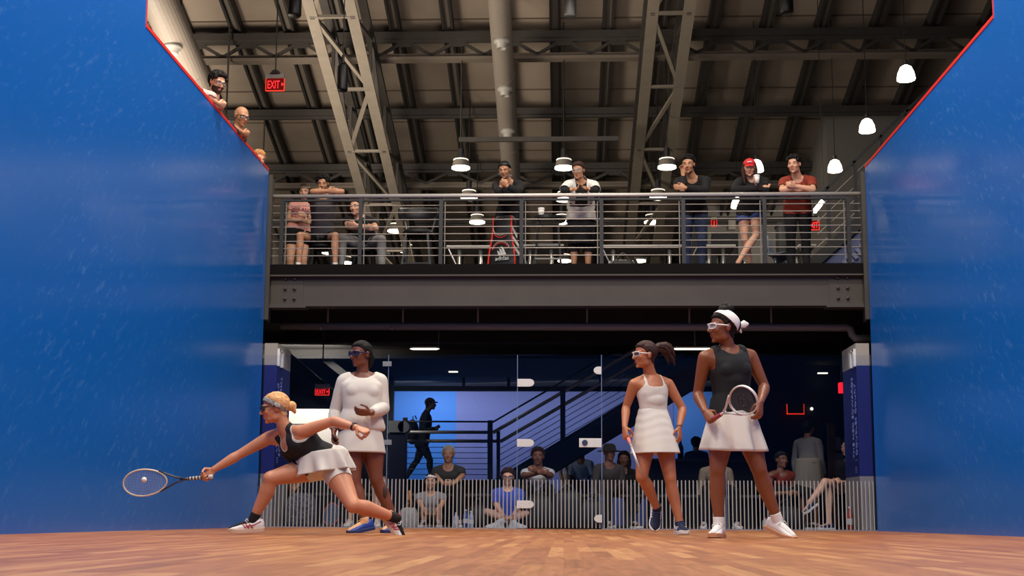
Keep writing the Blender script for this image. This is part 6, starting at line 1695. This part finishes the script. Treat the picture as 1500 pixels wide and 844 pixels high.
# wooden post and notices on the right
p = W(1217, 620, 20.5); o = thing('wooden_post', (p.x, 20.5, 0), 'brown wooden post behind the seated woman with crossed legs', 'post')
sub(MB().box((p.x-.055, 20.45, .0), (p.x+.055, 20.55, p.z)), 'shaft', mat('post_wood', '#7a4a2c', rough=.6, var=.3, vscale=8), o); sub(MB().box((p.x-.09, 20.4, 0), (p.x+.09, 20.6, .04)), 'base_plate', MBLK, o)
for px, py, w, h, lb in ((1226, 650, .07, .12, 'small pale notice above the seated woman with crossed legs'), (1203, 668, .05, .2, 'narrow grey notice on the navy wall left of the wooden post'), (1229, 680, .09, .2, 'grey notice on the navy wall right of the wooden post')):
    c = W(px, py, 23.9); solo(MB().box(c+V((-w, -.02, -h)), c+V((w, .09, h))).box(c+V((-w*.8, -.025, h*.2)), c+V((w*.8, -.019, h*.6))), 'wall_notice', mat('notice_grey', '#8f8f90', rough=.7), c, lb, 'notice')
# ================================================================ light
wd = bpy.data.worlds.new('world'); sc.world = wd; wd.use_nodes = True
wd.node_tree.nodes['Background'].inputs[0].default_value = (.9, .8, .7, 1); wd.node_tree.nodes['Background'].inputs[1].default_value = .018
for y in (1.5, 5.0, 8.5, 12.0):
    for x in (-2.7, 2.7):
        area('court_light', (x, y, 8.0), (x*.85, y+.3, 0), 1.1, 225, (1, .92, .82))
area('court_light', (0, 14.6, 9.4), (0, 12, 0), 1.0, 140, (1, .91, .80), 3)
# hall: lamps above the gallery, then unseen fills added to light the roof
for x, y in ((-2.2, 20.5), (0.8, 20.5), (3.6, 20.5), (-5, 24), (0, 25), (4.6, 24), (-3, 29), (2.5, 29)):
    spot('gallery_light', (x, y, 7.3), (x, y, 0), 150, (1, .88, .72), .15, 140)
area('roof_fill', (-7.2, 20, 4.7), (-3.6, 25.5, 9.6), 3.0, 820, (1, .87, .72))
area('roof_fill', (0, 18, 6.8), (0, 25, 11), 3, 115, (1, .88, .75))
# lobby
area('blue_wall_fill', (-.5, 26.6, 2.95), (-.2, 27.9, .8), 5.5, 62, (.9, .95, 1), .4)  # three unseen fills added to brighten the blue wall
area('blue_wall_fill', (2.7, 26.6, 2.95), (2.8, 27.9, .8), .8, 14, (.9, .95, 1), .4)
area('blue_wall_fill', (-3.4, 26.6, 2.95), (-3.3, 27.9, .9), 1.2, 34, (.9, .95, 1), .4)
area('board_fill', (W(455, 600, 21.5).x, 20.9, 2.9), (W(455, 620, 22).x, 22, 2.0), 1.2, 55, (1, .93, .82), .2)  # local light added to make the cream board bright, no fixture
for x in (-2.6, -.4, 1.8, 3.4): spot('lobby_lamp', (x, 18.3, 2.8), (x, 17.6, 0), 14, (1, .9, .78), .1, 130)
spot('gallery_light', (4.6, 28.6, 6.9), (4.9, 31, 5.6), 60, (1, .9, .76), .15, 130)  # extra spot added to lift the grey gallery wall
